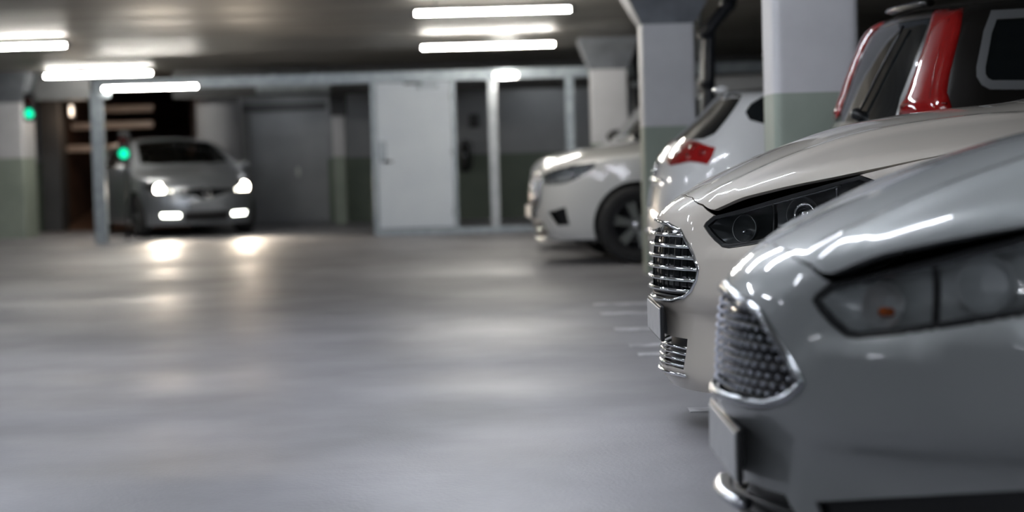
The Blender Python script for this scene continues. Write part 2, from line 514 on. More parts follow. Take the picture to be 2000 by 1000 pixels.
def arch_liner(car, x, R, ysign, y_in, y_out, zb):
    V = []; Fc = []; n = 22
    a0 = math.asin(max(-1, min(1, (zb - car.sp['wr']) / R)))
    A = a0 + (math.pi - 2 * a0) * np.arange(n + 1) / n
    Q = np.stack([x + R * np.cos(A), car.sp['wr'] + R * np.sin(A)], 1); Y = car.P1(car.sv(Q))[:, 1] - 0.012
    for (qx, qz), yy in zip(Q, Y):
        V.append((qx, ysign * max(min(y_out, yy), y_in + 0.02), qz)); V.append((qx, ysign * y_in, qz))
    for i in range(n): Fc.append((2 * i, 2 * i + 1, 2 * i + 3, 2 * i + 2))
    Fc.append(tuple(2 * i + 1 for i in range(n + 1)))
    return mesh_obj('wheel_arch_liner', V, Fc, M_SEAL, car.root, smooth=False)
def underbody(car, zb):
    S = np.linspace(0, car.SM, 60); p = car.P1(np.stack([S, np.full(60, zb + 0.02)], 1))
    p = p * np.array([1, 0.93, 1]); p[:, 0] = (p[:, 0] - p[:, 0].mean()) * 0.985 + p[:, 0].mean()
    V = [tuple(q) for q in p] + [(q[0], -q[1], q[2]) for q in p[1:-1][::-1]]
    n = len(V); V2 = V + [(v[0], v[1], v[2] + 0.05) for v in V]
    return mesh_obj('underbody', V2, [tuple(range(n))[::-1], tuple(range(n, 2 * n))] + [(i, (i + 1) % n, n + (i + 1) % n, n + i) for i in range(n)], M_SEAL, car.root)
def circle_poly(car, x, z, R, n=40):
    a = np.linspace(0, 2 * math.pi, n, endpoint=False)
    return car.sv(np.stack([x + R * np.cos(a), z + R * np.sin(a)], 1))
def body_outline(car, zb_fn, h=0.05):
    """outer D1 polygon: bottom line, up the tail, back along the crest"""
    S = np.linspace(0, car.SM, 90); bot = np.stack([S, zb_fn(S)], 1)
    return np.vstack([bot, car.crest[::-1]])

# ---------------------------------------------------------------- the garage
def concrete(name, stops, **k): return noise_color(principled(name, stops[0][1], rough=0.6), stops, **k)
M_FLOOR = concrete('floor_concrete', [(0.30, (0.19, 0.188, 0.20)), (0.52, (0.25, 0.248, 0.266)), (0.72, (0.31, 0.307, 0.328))], scale=1.1, detail=12, rough_rng=(0.42, 0.62), bump=0.15, bump_scale=60, stretch=(1.0, 1.0, 1.0))
M_FLOOR.node_tree.nodes['Principled BSDF'].inputs['Specular IOR Level'].default_value = 0.38
M_CEIL = concrete('ceiling_concrete', [(0.30, (0.17, 0.16, 0.143)), (0.55, (0.235, 0.222, 0.20)), (0.75, (0.30, 0.285, 0.258))], scale=1.6, detail=8, rough_rng=(0.42, 0.58), bump=0.25, bump_scale=5, stretch=(0.25, 2.4, 1.0))
M_CAP = concrete('raw_concrete', [(0.30, (0.14, 0.15, 0.17)), (0.7, (0.22, 0.235, 0.26))], scale=5, detail=8, bump=0.2, bump_scale=30)
M_WHITEW = concrete('white_wall_paint', [(0.35, (0.56, 0.56, 0.58)), (0.65, (0.64, 0.64, 0.66))], scale=2.5, bump=0.08, bump_scale=80)
M_GREENW = concrete('green_wall_paint', [(0.35, (0.27, 0.315, 0.265)), (0.65, (0.32, 0.365, 0.31))], scale=2.5, bump=0.08, bump_scale=80)
M_GREYW = concrete('grey_wall_paint', [(0.35, (0.24, 0.25, 0.265)), (0.65, (0.29, 0.30, 0.315))], scale=2.0, bump=0.08, bump_scale=60)
M_DGREENW = concrete('dark_green_wall_paint', [(0.35, (0.10, 0.13, 0.10)), (0.65, (0.13, 0.16, 0.125))], scale=2.0, bump=0.08, bump_scale=60)
M_DARKW = concrete('dark_wall', [(0.35, (0.05, 0.052, 0.055)), (0.65, (0.075, 0.077, 0.08))], scale=1.5)
M_GALV = noise_color(principled('galvanised_steel', (0.42, 0.46, 0.5), rough=0.42, metal=0.55), [(0.35, (0.26, 0.295, 0.32)), (0.65, (0.36, 0.395, 0.42))], scale=12)
M_GALV_LIT = noise_color(principled('galvanised_steel_lit', (0.4, 0.42, 0.44), rough=0.4, metal=0.3), [(0.35, (0.38, 0.40, 0.42)), (0.65, (0.48, 0.50, 0.52))], scale=8)  # lighter copy of the galvanised steel, standing for lamp light on one post
M_DOORP = noise_color(principled('door_paint', (0.6, 0.64, 0.7), rough=0.45), [(0.35, (0.74, 0.80, 0.88)), (0.65, (0.79, 0.85, 0.92))], scale=2)
M_RAMP = concrete('ramp_brown', [(0.35, (0.10, 0.055, 0.035)), (0.65, (0.16, 0.09, 0.06))], scale=2.5)
M_BEAMW = concrete('ramp_beam', [(0.35, (0.40, 0.32, 0.27)), (0.65, (0.48, 0.39, 0.33))], scale=3)
M_LINE = noise_color(principled('road_paint', (0.6, 0.6, 0.62), rough=0.5), [(0.38, (0.32, 0.32, 0.34)), (0.56, (0.58, 0.58, 0.60))], scale=7)
M_PIPE = noise_color(principled('dark_pipe', (0.02, 0.023, 0.03), rough=0.35), [(0.3, (0.016, 0.018, 0.024)), (0.7, (0.03, 0.033, 0.042))], scale=8)
M_TUBE = principled('tube_light', (1, 1, 1), emis=(1.0, 0.965, 0.88), estr=TUBE_STR)
M_TUBEC = principled('tube_light_cool', (1, 1, 1), emis=(0.90, 0.95, 1.04), estr=TUBE_STR)
M_FIXT = noise_color(principled('fixture_white', (0.6, 0.6, 0.58), rough=0.4), [(0.3, (0.56, 0.56, 0.54)), (0.7, (0.64, 0.64, 0.62))], scale=6)
M_HOUSE = noise_color(principled('fixture_grey', (0.2, 0.2, 0.2), rough=0.5), [(0.3, (0.17, 0.17, 0.17)), (0.7, (0.22, 0.22, 0.22))], scale=6)
CEIL_Z = 2.45
def struct(o): o['kind'] = 'structure'; return o
def dip(Y): return -0.055 * (1 - np.clip((Y - 5.2) / 1.2, 0, 1) ** 2 * (3 - 2 * np.clip((Y - 5.2) / 1.2, 0, 1)))

M_CEIL.node_tree.nodes['Principled BSDF'].inputs['Specular IOR Level'].default_value = 0.25
def build_shell():
    ys = np.concatenate([[-9], np.linspace(5.0, 6.6, 17), [44]]); xs = (-14.0, 7.5)
    V = []; Fc = []
    for y in ys:
        for x in xs: V.append((x, y, float(dip(y))))
    for i in range(len(ys) - 1): Fc.append((2 * i, 2 * i + 1, 2 * i + 3, 2 * i + 2))
    n = len(V); V += [(v[0], v[1], -0.4) for v in V]
    m = len(ys)
    Fc += [tuple(n + i for i in f[::-1]) for f in Fc]
    for i in range(m - 1):
        Fc.append((2 * i, 2 * i + 2, n + 2 * i + 2, n + 2 * i)); Fc.append((2 * i + 3, 2 * i + 1, n + 2 * i + 1, n + 2 * i + 3))
    Fc.append((1, 0, n, n + 1)); Fc.append((2 * m - 2, 2 * m - 1, n + 2 * m - 1, n + 2 * m - 2))
    struct(mesh_obj('floor', V, Fc, M_FLOOR))
    struct(box('ceiling', (-14, -9, CEIL_Z), (7.5, 44, CEIL_Z + 0.3), M_CEIL))
    two_tone('wall_right', (7.2, -9, 0), (7.5, 44, CEIL_Z), 1.1, M_GREYW, M_DGREENW)
    two_tone('wall_left', (-14, -9, 0), (-13.7, 44, CEIL_Z), 1.1, M_GREYW, M_DGREENW)
    struct(box('wall_front', (-14, -9.3, -0.1), (7.5, -9, CEIL_Z), M_GREYW))
    return
def two_tone(name, lo, hi, zg, up, dn):
    a = struct(box(name, (lo[0], lo[1], zg), hi, up))
    box('lower_paint', lo, (hi[0], hi[1], zg), dn, a)
    return a
def prism(name, r, bev, z0, z1, mat, parent):
    q = rounded([(-r, -r), (r, -r), (r, r), (-r, r)], bev, 6); n = len(q)
    V = [(a[0], a[1], z) for z in (z0, z1) for a in q]
    o = mesh_obj(name, V, [(i, (i + 1) % n, n + (i + 1) % n, n + i) for i in range(n)] + [tuple(range(n))[::-1], tuple(range(n, 2 * n))], mat, parent)
    return o
def column(x0, x1, y0, zg, zc, label, cap_w, bevel=0.03, capped=True):
    d = x1 - x0; cx, cy = (x0 + x1) / 2, y0 + d / 2
    c = empty('column', (cx, cy, 0)); tag(c, label, 'column', kind='structure')
    r = d / 2
    prism('upper_shaft', r, bevel, zg, zc, M_WHITEW, c)
    prism('lower_shaft', r, bevel, 0.0, zg, M_GREENW, c)
    if capped:
        V = []; 
        for (q, z) in ((r, zc), (r + 0.01, zc + 0.015), (cap_w, CEIL_Z - 0.03), (cap_w, CEIL_Z)):
            V += [(-q, -q, z), (q, -q, z), (q, q, z), (-q, q, z)]
        Fc = [(0, 3, 2, 1)] + [(4 * k + i, 4 * k + (i + 1) % 4, 4 * k + 4 + (i + 1) % 4, 4 * k + 4 + i) for k in range(3) for i in range(4)] + [(12, 13, 14, 15)]
        mesh_obj('capital', V, Fc, M_CAP, c)
    return c
def tube_lamp(x0, x1, Y, z, label, yaw=0.0, rods=True, tube=None):
    L = x1 - x0; cx = (x0 + x1) / 2
    o = empty('strip_light', (cx, Y, z), yaw); tag(o, label, 'light', 'fluorescent strip lights')
    box('housing', (-L / 2, -0.04, 0.024), (L / 2, 0.04, 0.05), M_HOUSE, o, bevel=0.008)
    sweep('tube', [(-L / 2 + 0.02, 0, 0), (L / 2 - 0.02, 0, 0)], 0.021, tube or M_TUBE, o, n=12, up=(0, 0, 1))
    for s in (-1, 1):
        box('end_cap', (s * (L / 2 - 0.02) - 0.02, -0.03, -0.024), (s * (L / 2 - 0.02) + 0.02, 0.03, 0.04), M_HOUSE, o, bevel=0.006)
        if rods: sweep('hanger', [(s * L * 0.35, 0, 0.045), (s * L * 0.35, 0, CEIL_Z - z)], 0.006, M_GALV, o, n=6)
    return o
def tube_px(xa, ya, xb, yb, z, label, rods=True, depth=None):
    """tube whose two ends show at these pixels, hung at height z"""
    if depth is None:
        m = pix_dir((xa + xb) / 2, (ya + yb) / 2); depth = (z - CAM_H) / m[2] * m[1]
    p, q = at_depth(xa, ya, depth), at_depth(xb, yb, depth)
    return tube_lamp(p[0], q[0], depth, (p[2] + q[2]) / 2, label, rods=rods)

def build_garage():
    build_shell()
    # columns between the parking stalls
    p = at_depth(1512, 180, 10.75); q = at_depth(1682, 180, 10.75)
    column(p[0], q[0], 10.75, (p[2] + q[2]) / 2, 2.1, 'thick white and green column beside the dark off-roader', 0.42, bevel=0.06)
    p = at_depth(1257, 246, 15.86); q = at_depth(1361, 246, 15.86)
    column(p[0], q[0], 15.86, (p[2] + q[2]) / 2, at_depth(1300, 46, 15.86)[2], 'white and green column between the white hatchback and the white crossover', 0.40)
    p = at_depth(1157, 290, 23.6); q = at_depth(1229, 290, 23.6)
    column(p[0], q[0], 23.6, 1.15, at_depth(1190, 135, 23.6)[2], 'white column with flared capital behind the hood of the white crossover', 0.37)
    p = at_depth(-55, 310, 28.0); q = at_depth(46, 310, 28.0)
    column(p[0], q[0], 28.0, (p[2] + q[2]) / 2, at_depth(20, 201, 28.0)[2], 'white and green column carrying the hanging traffic signal', 0.5)
    # lamps in view
    tube_px(803, 30, 1122, 15, 2.33, 'strip light in the row ahead of the white door, farther from the steel beam')
    tube_px(818, 96, 1088, 84, 2.31, 'strip light in the row ahead of the white door, closer to the steel beam')
    tube_px(-80, 93, 136, 90, 2.36, 'strip light above the open floor ahead of the signal column')
    tube_px(83, 150, 301, 142, 2.36, 'strip light showing just above the steel beam corner')
    tube_px(196, 173, 391, 169, 2.05, 'strip light fixed along the steel beam above the ramp mouth', depth=25.185, rods=False)
    # rows carried on unseen, with lamps added to brighten floor and bonnets
    for x, y, w in ((-0.15, 10.9, 'ahead of the tail of the dark off-roader'), (-0.15, 5.4, 'ahead of the grille of the silver family car'), (-0.15, -0.2, 'right above the photographer'), (-0.15, -5.6, 'behind the photographer, by the front wall'),
                    (-5.3, 14.2, 'above the open floor, second from the signal column'), (-5.3, 8.6, 'above the open floor, third from the signal column'), (-5.3, 3.0, 'above the open floor, fourth from the signal column'), (-5.3, -2.6, 'above the open floor, fifth from the signal column'),
                    (-10.4, 17, 'along the far side wall, towards the ramp'), (-10.4, 8, 'along the far side wall, halfway down'), (1.35, 3.6, 'added above the hood of the silver family car'), (-0.15, 8.1, 'added ahead of the grille of the white family car'), (-2.8, 9.4, 'added over the aisle, level with the dark off-roader'), (-2.8, 5.4, 'added over the aisle, level with the silver family car')):
        tube_lamp(x - 0.75, x + 0.75, y, 2.36, 'unseen strip light ' + w, tube=M_TUBEC)
    for x, w in ((-3.6, 'behind the dropped beam over the garage gate'), (0.6, 'behind the dropped beam over the extinguisher wall')):  # hidden fill lamps added to brighten the gate and back wall
        tube_lamp(x - 0.3, x + 0.3, 30.2, 2.36, 'short fill strip light added ' + w, tube=principled('fill_tube_dim', (1, 1, 1), emis=(0.95, 0.975, 1.0), estr=TUBE_STR * 0.32))
    back_of_garage()
    markings()
    pipes()

def back_of_garage():
    YF = 25.3
    def fx(px, py=300): return at_depth(px, py, YF)[0]
    ztop = at_depth(700, 142, YF)[2]; zbm = at_depth(700, 163, YF)[2]
    f = empty('steel_frame', (fx(735), YF, 0)); tag(f, 'galvanised steel frame with posts and long top beam around the white door', 'frame')
    X0 = fx(735)
    def bx(nm, xa, xb, ya, yb, za, zb, mt=M_GALV, par=f, bev=0.006): return box(nm, (xa - X0, ya - YF, za), (xb - X0, yb - YF, zb), mt, par, bevel=bev)
    bx('top_beam', fx(181, 160), 3.6, YF - 0.06, YF + 0.06, zbm, ztop)
    for a, b in ((181, 205), (727, 737), (884, 893), (1106, 1124)): bx('post', fx(a), fx(b), YF - 0.055, YF + 0.055, 0.0, zbm)
    bx('post', fx(956), fx(974), YF - 0.055, YF + 0.055, 0.0, zbm, M_GALV_LIT)
    bx('sill_beam', fx(736, 450), 3.6, YF - 0.11, YF + 0.10, 0.0, 0.09)
    bx('corner_bracket', fx(190), fx(222), YF - 0.075, YF - 0.055, zbm - 0.10, zbm + 0.03)
    # white steel door
    xa, xb = fx(738), fx(884); za, zb_ = 0.10, zbm - 0.005
    d = empty('steel_door', ((xa + xb) / 2, YF - 0.02, 0)); tag(d, 'pale grey white steel door with lever handle in the steel frame', 'door')
    w = (xb - xa) / 2
    box('door_leaf', (-w, -0.03, za), (w, 0.03, zb_), M_DOORP, d, bevel=0.004)
    box('lock_plate', (-w + 0.03, -0.04, 0.98), (-w + 0.11, -0.03, 1.26), M_GALV, d, bevel=0.003)
    sweep('lever_handle', [(-w + 0.07, -0.04, 1.0), (-w + 0.07, -0.085, 1.0), (-w + 0.2, -0.085, 0.985)], 0.011, M_DARKP, d, n=8)
    box('door_closer', (0.05, -0.075, zb_ - 0.09), (0.33, -0.03, zb_ - 0.03), M_GALV, d, bevel=0.006)
    box('closer_arm', (-0.12, -0.06, zb_ - 0.03), (0.12, -0.035, zb_ - 0.005), M_DARKP, d, bevel=0.003)
    for zz in (0.3, 1.1, 1.85): sweep('hinge', [(w - 0.005, -0.04, zz - 0.05), (w - 0.005, -0.04, zz + 0.05)], 0.012, M_GALV, d, n=8)
    # lamp on the beam over the pale post
    p = at_depth(988, 147, YF - 0.12); o = empty('bulkhead_lamp', tuple(p)); tag(o, 'small oval bulkhead lamp on the beam above the pale post', 'light')
    box('lamp_base', (-0.17, 0.02, -0.05), (0.17, 0.058, 0.05), M_FIXT, o, bevel=0.012)
    bm = bmesh.new(); bmesh.ops.create_uvsphere(bm, u_segments=20, v_segments=10, radius=1.0)
    for v in bm.verts: v.co = Vector((v.co.x * 0.155, v.co.y * 0.05, v.co.z * 0.042))
    bm_obj('lamp_glass', bm, M_TUBE, o, smooth=True)
    # back wall, garage gate, wall behind the ramp
    YB = 31.0
    def bxp(px, py=300): return at_depth(px, py, YB)[0]
    zl = at_depth(850, 303, YB)[2]
    two_tone('wall_back', (bxp(640), YB, 0), (7.2, YB + 0.3, CEIL_Z), zl, M_GREYW, M_DGREENW)
    struct(box('wall_back_middle', (bxp(380), YB + 0.3, 0), (bxp(640), YB + 0.5, CEIL_Z), M_GREYW))
    g = empty('garage_gate', (bxp(565), YB + 0.12, 0)); tag(g, 'wide grey sectional garage gate in the back wall behind the silver car', 'garage gate')
    wx = (bxp(640) - bxp(486)) / 2; zg = at_depth(560, 216, YB)[2]
    nsec = 4
    for k in range(nsec): box('gate_section', (-wx, -0.02, 0.02 + k * (zg - 0.02) / nsec), (wx, 0.03, 0.016 + (k + 1) * (zg - 0.02) / nsec), M_GREYW, g, bevel=0.004)
    box('gate_handle', (0.10, -0.05, 0.78), (0.15, -0.02, 0.92), M_FIXT, g, bevel=0.004)
    box('gate_frame', (-wx - 0.12, -0.06, zg), (wx + 0.12, 0.06, zg + 0.12), M_DARKW, g)
    # slim painted post between gate and door
    xa, xb = at_depth(651, 300, 30.3)[0], at_depth(674, 300, 30.3)[0]; zt = at_depth(662, 226, 30.3)[2]; zm = at_depth(662, 306, 30.3)[2]
    o = empty('painted_post', ((xa + xb) / 2, 30.4, 0)); tag(o, 'slim white and green painted post beside the grey garage gate', 'post', kind='structure')
    r = (xb - xa) / 2
    box('upper_shaft', (-r, -r, zm), (r, r, zt), M_WHITEW, o, bevel=0.01); box('lower_shaft', (-r, -r, 0.0), (r, r, zm), M_GREENW, o, bevel=0.01); box('post_head', (-r - 0.03, -r - 0.03, zt), (r + 0.03, r + 0.03, CEIL_Z), M_DARKW, o)
    # dropped beam and duct behind the frame
    struct(box('trim_1', (bxp(380), 29.2, at_depth(560, 186, 29.2)[2]), (7.2, 29.5, CEIL_Z), M_DARKW))
    o = empty('air_duct', (at_depth(575, 190, 28.6)[0], 28.6, 2.05)); tag(o, 'dull metal air duct under the ceiling behind the frame', 'duct')
    box('duct_body', (-0.55, -0.2, 0), (0.55, 0.2, 0.16), M_GALV, o, bevel=0.01)
    for s in (-0.3, 0.3): box('duct_seam', (s - 0.012, -0.21, -0.008), (s + 0.012, 0.21, 0.17), M_GALV, o); sweep('hanger', [(s, 0, 0.16), (s, 0, CEIL_Z - 2.05)], 0.008, M_GALV, o, n=6)
    # round concrete pier beside the ramp
    xa, xb = at_depth(386, 300, 30.0)[0], at_depth(474, 300, 30.0)[0]; r = (xb - xa) / 2
    o = lathe('round_pier', [(0, 0), (r, 0), (r, at_depth(430, 192, 30)[2]), (r + 0.08, at_depth(430, 192, 30)[2] + 0.02), (r + 0.08, CEIL_Z), (0, CEIL_Z)], M_WHITEW, None, 40)
    o.location = ((xa + xb) / 2, 30.0, 0); tag(o, 'round pale concrete pier rising behind the silver car', 'pier', kind='structure')
    # ramp tunnel behind the silver car
    xl, xr = at_depth(118, 300, 31)[0], at_depth(384, 300, 31)[0]
    V = []
    for (y, z0, z1) in ((30.6, 0.0, 2.2), (33.0, 0.25, 2.45), (44.0, 2.2, 4.4)):
        V += [(xl, y, z0), (xr, y, z0), (xr, y, z1), (xl, y, z1)]
    struct(mesh_obj('wall_ramp_right', V, [(1, 2, 6, 5), (5, 6, 10, 9)], M_RAMP)); 
    struct(mesh_obj('wall_ramp_left', V, [(0, 4, 7, 3), (4, 8, 11, 7)], M_RAMP))
    struct(mesh_obj('floor_ramp', [(v[0], v[1], v[2] + 0.004) for v in V], [(0, 1, 5, 4), (4, 5, 9, 8)], M_RAMP)); struct(mesh_obj('wall_ramp_end', V, [(8, 9, 10, 11)], M_RAMP))
    for k, (px0, px1, py, y) in enumerate(((192, 300, 214, 32.0), (140, 300, 247, 31.7), (126, 300, 291, 31.4))):  # warm light streaks on the ceiling beams, built as pale bars
        p, q = at_depth(px0, py, y), at_depth(px1, py, y)
        o = empty('ramp_crossbeam', ((p[0] + q[0]) / 2, y, p[2])); w = (q[0] - p[0]) / 2
        tag(o, ('upper', 'middle', 'lower')[k] + ' pale cross-beam standing for a light streak in the dark brown ramp mouth', 'rail')
        box('crossbeam_bar', (-w, -0.03, -0.055), (w, 0.03, 0.055), M_BEAMW, o, bevel=0.012)
        for s in (-1, 1): box('crossbeam_bracket', (s * (w - 0.05) - 0.03, 0.03, -0.04), (s * (w - 0.05) + 0.03, 0.12, 0.04), M_DARKP, o)
    p = at_depth(139, 216, 30.5); o = empty('wall_lamp', tuple(p)); tag(o, 'small upright glowing wall lamp at the ramp mouth', 'light')
    lathe('lamp_glass', [(0, -0.09), (0.025, -0.08), (0.032, 0), (0.025, 0.08), (0, 0.09)], principled('warm_lamp', (1, 1, 1), emis=(1.0, 0.86, 0.72), estr=1.5), o, 16)
    box('lamp_base', (-0.05, 0.03, -0.12), (0.05, 0.10, 0.12), M_DARKP, o, bevel=0.01)
    ld = bpy.data.lights.new('ramp_glow', 'POINT'); ld.energy = 9; ld.color = (1.0, 0.72, 0.5); ld.shadow_soft_size = 0.1
    lo = bpy.data.objects.new('ramp_glow', ld); COL.objects.link(lo); lo.parent = o; lo.location = (0.15, -0.25, -0.15)
    # wall behind the signal column and dark jamb
    xw0, xw1 = -13.7, at_depth(88, 300, 30.6)[0]
    two_tone('wall_back_left', (xw0, 30.6, 0), (xw1, 30.9, CEIL_Z), at_depth(60, 318, 30.6)[2], M_GREYW, M_DGREENW)
    struct(box('trim_2', (xw1, 30.4, 0), (at_depth(117, 300, 30.4)[0], 30.9, CEIL_Z), M_DARKW))
    struct(box('trim_3', (-13.7, 28.4, at_depth(60, 196, 28.4)[2]), (at_depth(176, 190, 28.4)[0], 28.9, CEIL_Z), M_DARKW))
    # traffic signals
    def signal(px, py, Y, label, hang):
        p = at_depth(px, py, Y); o = empty('traffic_signal', tuple(p)); tag(o, label, 'traffic signal', 'green traffic signals')
        box('signal_case', (-0.08, 0.0, -0.11), (0.08, 0.12, 0.30), M_SEAL, o, bevel=0.015)
        lathe('green_lamp', [(0.068, 0.0), (0.06, 0.016), (0.035, 0.028), (0, 0.032)], principled('signal_green', (0, 0.2, 0.12), emis=(0.0, 1.0, 0.50), estr=1.3), o, 20, basis((0, 0, 0), (0, -1, 0)))
        lathe('red_lamp', [(0.068, 0.0), (0.06, 0.016), (0.035, 0.028), (0, 0.032)], principled('signal_off', (0.05, 0.005, 0.005), rough=0.2), o, 20, basis((0, 0, 0.18), (0, -1, 0)))
        for zz in (0.0, 0.18):
            V = [(0.078 * math.cos(a), y, zz + 0.078 * math.sin(a)) for y in (0, -0.09) for a in np.linspace(0, math.pi, 13)]
            mesh_obj('visor', V, [(i, i + 1, 14 + i, 13 + i) for i in range(12)], M_SEAL, o)
        if hang: sweep('bracket', [(0, 0.06, 0.29), (0.10, 0.06, 0.52), (0.12, 0.06, CEIL_Z - p[2])], 0.016, M_GALV, o, n=8)
        else: sweep('signal_post', [(0, 0.06, -0.1), (0, 0.06, -p[2])], 0.014, M_SEAL, o, n=10)
    signal(57, 222, 27.6, 'green traffic signal hanging from the ceiling next to the column', True)
    signal(242, 300, 26.2, 'green light on a low black post beside the silver car', False)  # second green light, built as a signal head on a low post
    # hanging device between door and pale post, small sign above
    p = at_depth(908, 300, 30.9); o = empty('fire_extinguisher', (p[0], 30.9, p[2])); tag(o, 'dark fire extinguisher hung on the back wall beside the white door', 'extinguisher')
    lathe('cylinder', [(0, -0.30), (0.075, -0.29), (0.085, -0.27), (0.085, 0.10), (0.06, 0.15), (0.025, 0.17), (0.025, 0.20), (0, 0.2)], M_SEAL, o, 24, Matrix.Translation((0, -0.11, 0)))
    box('valve', (-0.03, -0.14, 0.19), (0.03, -0.08, 0.235), M_DARKP, o, bevel=0.006)
    sweep('hose', [(0.03, -0.12, 0.2), (0.12, -0.12, 0.16), (0.125, -0.12, -0.05), (0.10, -0.12, -0.22)], 0.012, M_RUBBER, o, n=8)
    lathe('gauge', [(0.03, 0), (0.03, 0.015), (0, 0.016)], M_GALV, o, 16, basis((0, -0.2, -0.02), (0, -1, 0)))
    box('wall_bracket', (-0.04, -0.03, -0.05), (0.04, 0.1, 0.05), M_GALV, o)
    p = at_depth(926, 236, 30.97); o = empty('wall_switch_box', tuple(p)); tag(o, 'small dark switch box on the back wall above the extinguisher', 'switch box')
    box('case', (-0.08, -0.05, -0.11), (0.08, 0.03, 0.11), M_DARKP, o, bevel=0.01); box('switch', (-0.03, -0.065, -0.03), (0.03, -0.05, 0.03), M_SEAL, o, bevel=0.004)

def markings():
    k = 0
    for (xa, xb, py, th) in ((1158, 1262, 594, 0.2), (1172, 1262, 612, 0.2), (1200, 1270, 643, 0.18), (1228, 1280, 674, 0.15), (1246, 1290, 692, 0.14), (1345, 1383, 801, 0.12)):
        p, q = on_plane_z(xa, py), on_plane_z(xb, py)
        y = (p[1] + q[1]) / 2; x1 = q[0] + (1.2 if k < 5 else 2.0)
        o = box('bay_marking', (p[0], y - th / 2, 0.0), (x1, y + th / 2, 0.003), M_LINE)
        tag(o, 'worn white bay line painted on the concrete floor ' + ('ahead of the white and green column, farthest of the set', 'second in the set ahead of the white and green column', 'third in the set beside the dark off-roader', 'fourth in the set beside the dark off-roader', 'last of the set beside the dark off-roader', 'under the bumper of the white family car')[k], 'floor marking', 'painted bay lines', 'structure')
        k += 1
def pipes():
    Y = 16.5
    P = [at_depth(*q, Y) for q in ((1384, 330), (1384, 62), (1388, 52), (1396, 42), (1418, 16), (1428, -4), (1430, -14))]
    pts = [(P[0][0], Y, 0.0)] + [tuple(p) for p in P]; pts[-1] = (P[-1][0], Y, CEIL_Z)
    o = empty('drain_pipe', (P[0][0], Y, 0)); tag(o, 'dark drain pipe with elbow rising behind the white hatchback', 'pipe')
    loc = [(a[0] - P[0][0], 0, a[2]) for a in pts]
    sweep('pipe_run', loc, 0.058, M_PIPE, o, n=14, up=(0, 1, 0))
    for z in (0.9, 1.6, loc[2][2] - 0.03): sweep('pipe_collar', [(0, 0, z - 0.03), (0, 0, z + 0.03)], 0.07, M_PIPE, o, n=14, up=(0, 1, 0))
    sweep('pipe_collar', [loc[5], tuple(np.array(loc[5]) + (np.array(loc[6]) - np.array(loc[5])) * 0.8)], 0.07, M_PIPE, o, n=14, up=(0, 1, 0))
    x = at_depth(1369, 100, Y + 0.2)[0]
    o = empty('conduit', (x, Y + 0.2, 0)); tag(o, 'thin pale conduit running up beside the dark drain pipe', 'conduit')
    sweep('conduit_run', [(0, 0, 0), (0, 0, CEIL_Z)], 0.02, M_GALV, o, n=10, up=(0, 1, 0))
    for z in (1.0, 1.55, 2.1): box('clip', (-0.03, -0.025, z - 0.02), (0.03, 0.025, z + 0.02), M_DARKP, o)
    Y = 24.4; x = at_depth(1246, 150, Y)[0]
    o = empty('standpipe', (x, Y, 0)); tag(o, 'dark standpipe with pale joint behind the column with the flared capital', 'pipe')
    sweep('pipe_run', [(0, 0, 0), (0, 0, CEIL_Z)], 0.07, M_PIPE, o, n=14, up=(0, 1, 0)); z = at_depth(1246, 165, Y)[2]
    sweep('pipe_joint', [(0, 0, z - 0.04), (0, 0, z + 0.04)], 0.085, M_GALV, o, n=14, up=(0, 1, 0))

# ---------------------------------------------------------------- the two big family cars with hexagonal grilles
def van_extra(x, y, z):
    zc = 0.652 + 0.17 * np.clip(x - 0.15, -0.1, 0.9)
    amp = 0.042 * sstep(0.34, 0.54, y) * (1 - sstep(1.0, 1.6, x))
    ledge = amp * sstep(zc - 0.008, zc + 0.036, z) * (1 - sstep(zc + 0.10, zc + 0.24, z))
    zl = 0.485 + 0.06 * np.clip(x - 0.1, 0, 1.0)
    fold = 0.045 * sstep(0.0, 0.11, zl - z) * sstep(0.32, 0.5, y) * (1 - sstep(1.0, 1.5, x))
    return ledge + fold
def van_top(x, y):
    # two raised folds that run from the grille corners back over the bonnet
    w = (1 - sstep(1.15, 1.45, x)) * sstep(0.05, 0.25, x)
    yc = 0.34 + 0.14 * x
    return w * (0.012 * np.exp(-((y - yc) / 0.05) ** 2) + 0.010 * sstep(0.03, -0.06, y - yc) * 0)
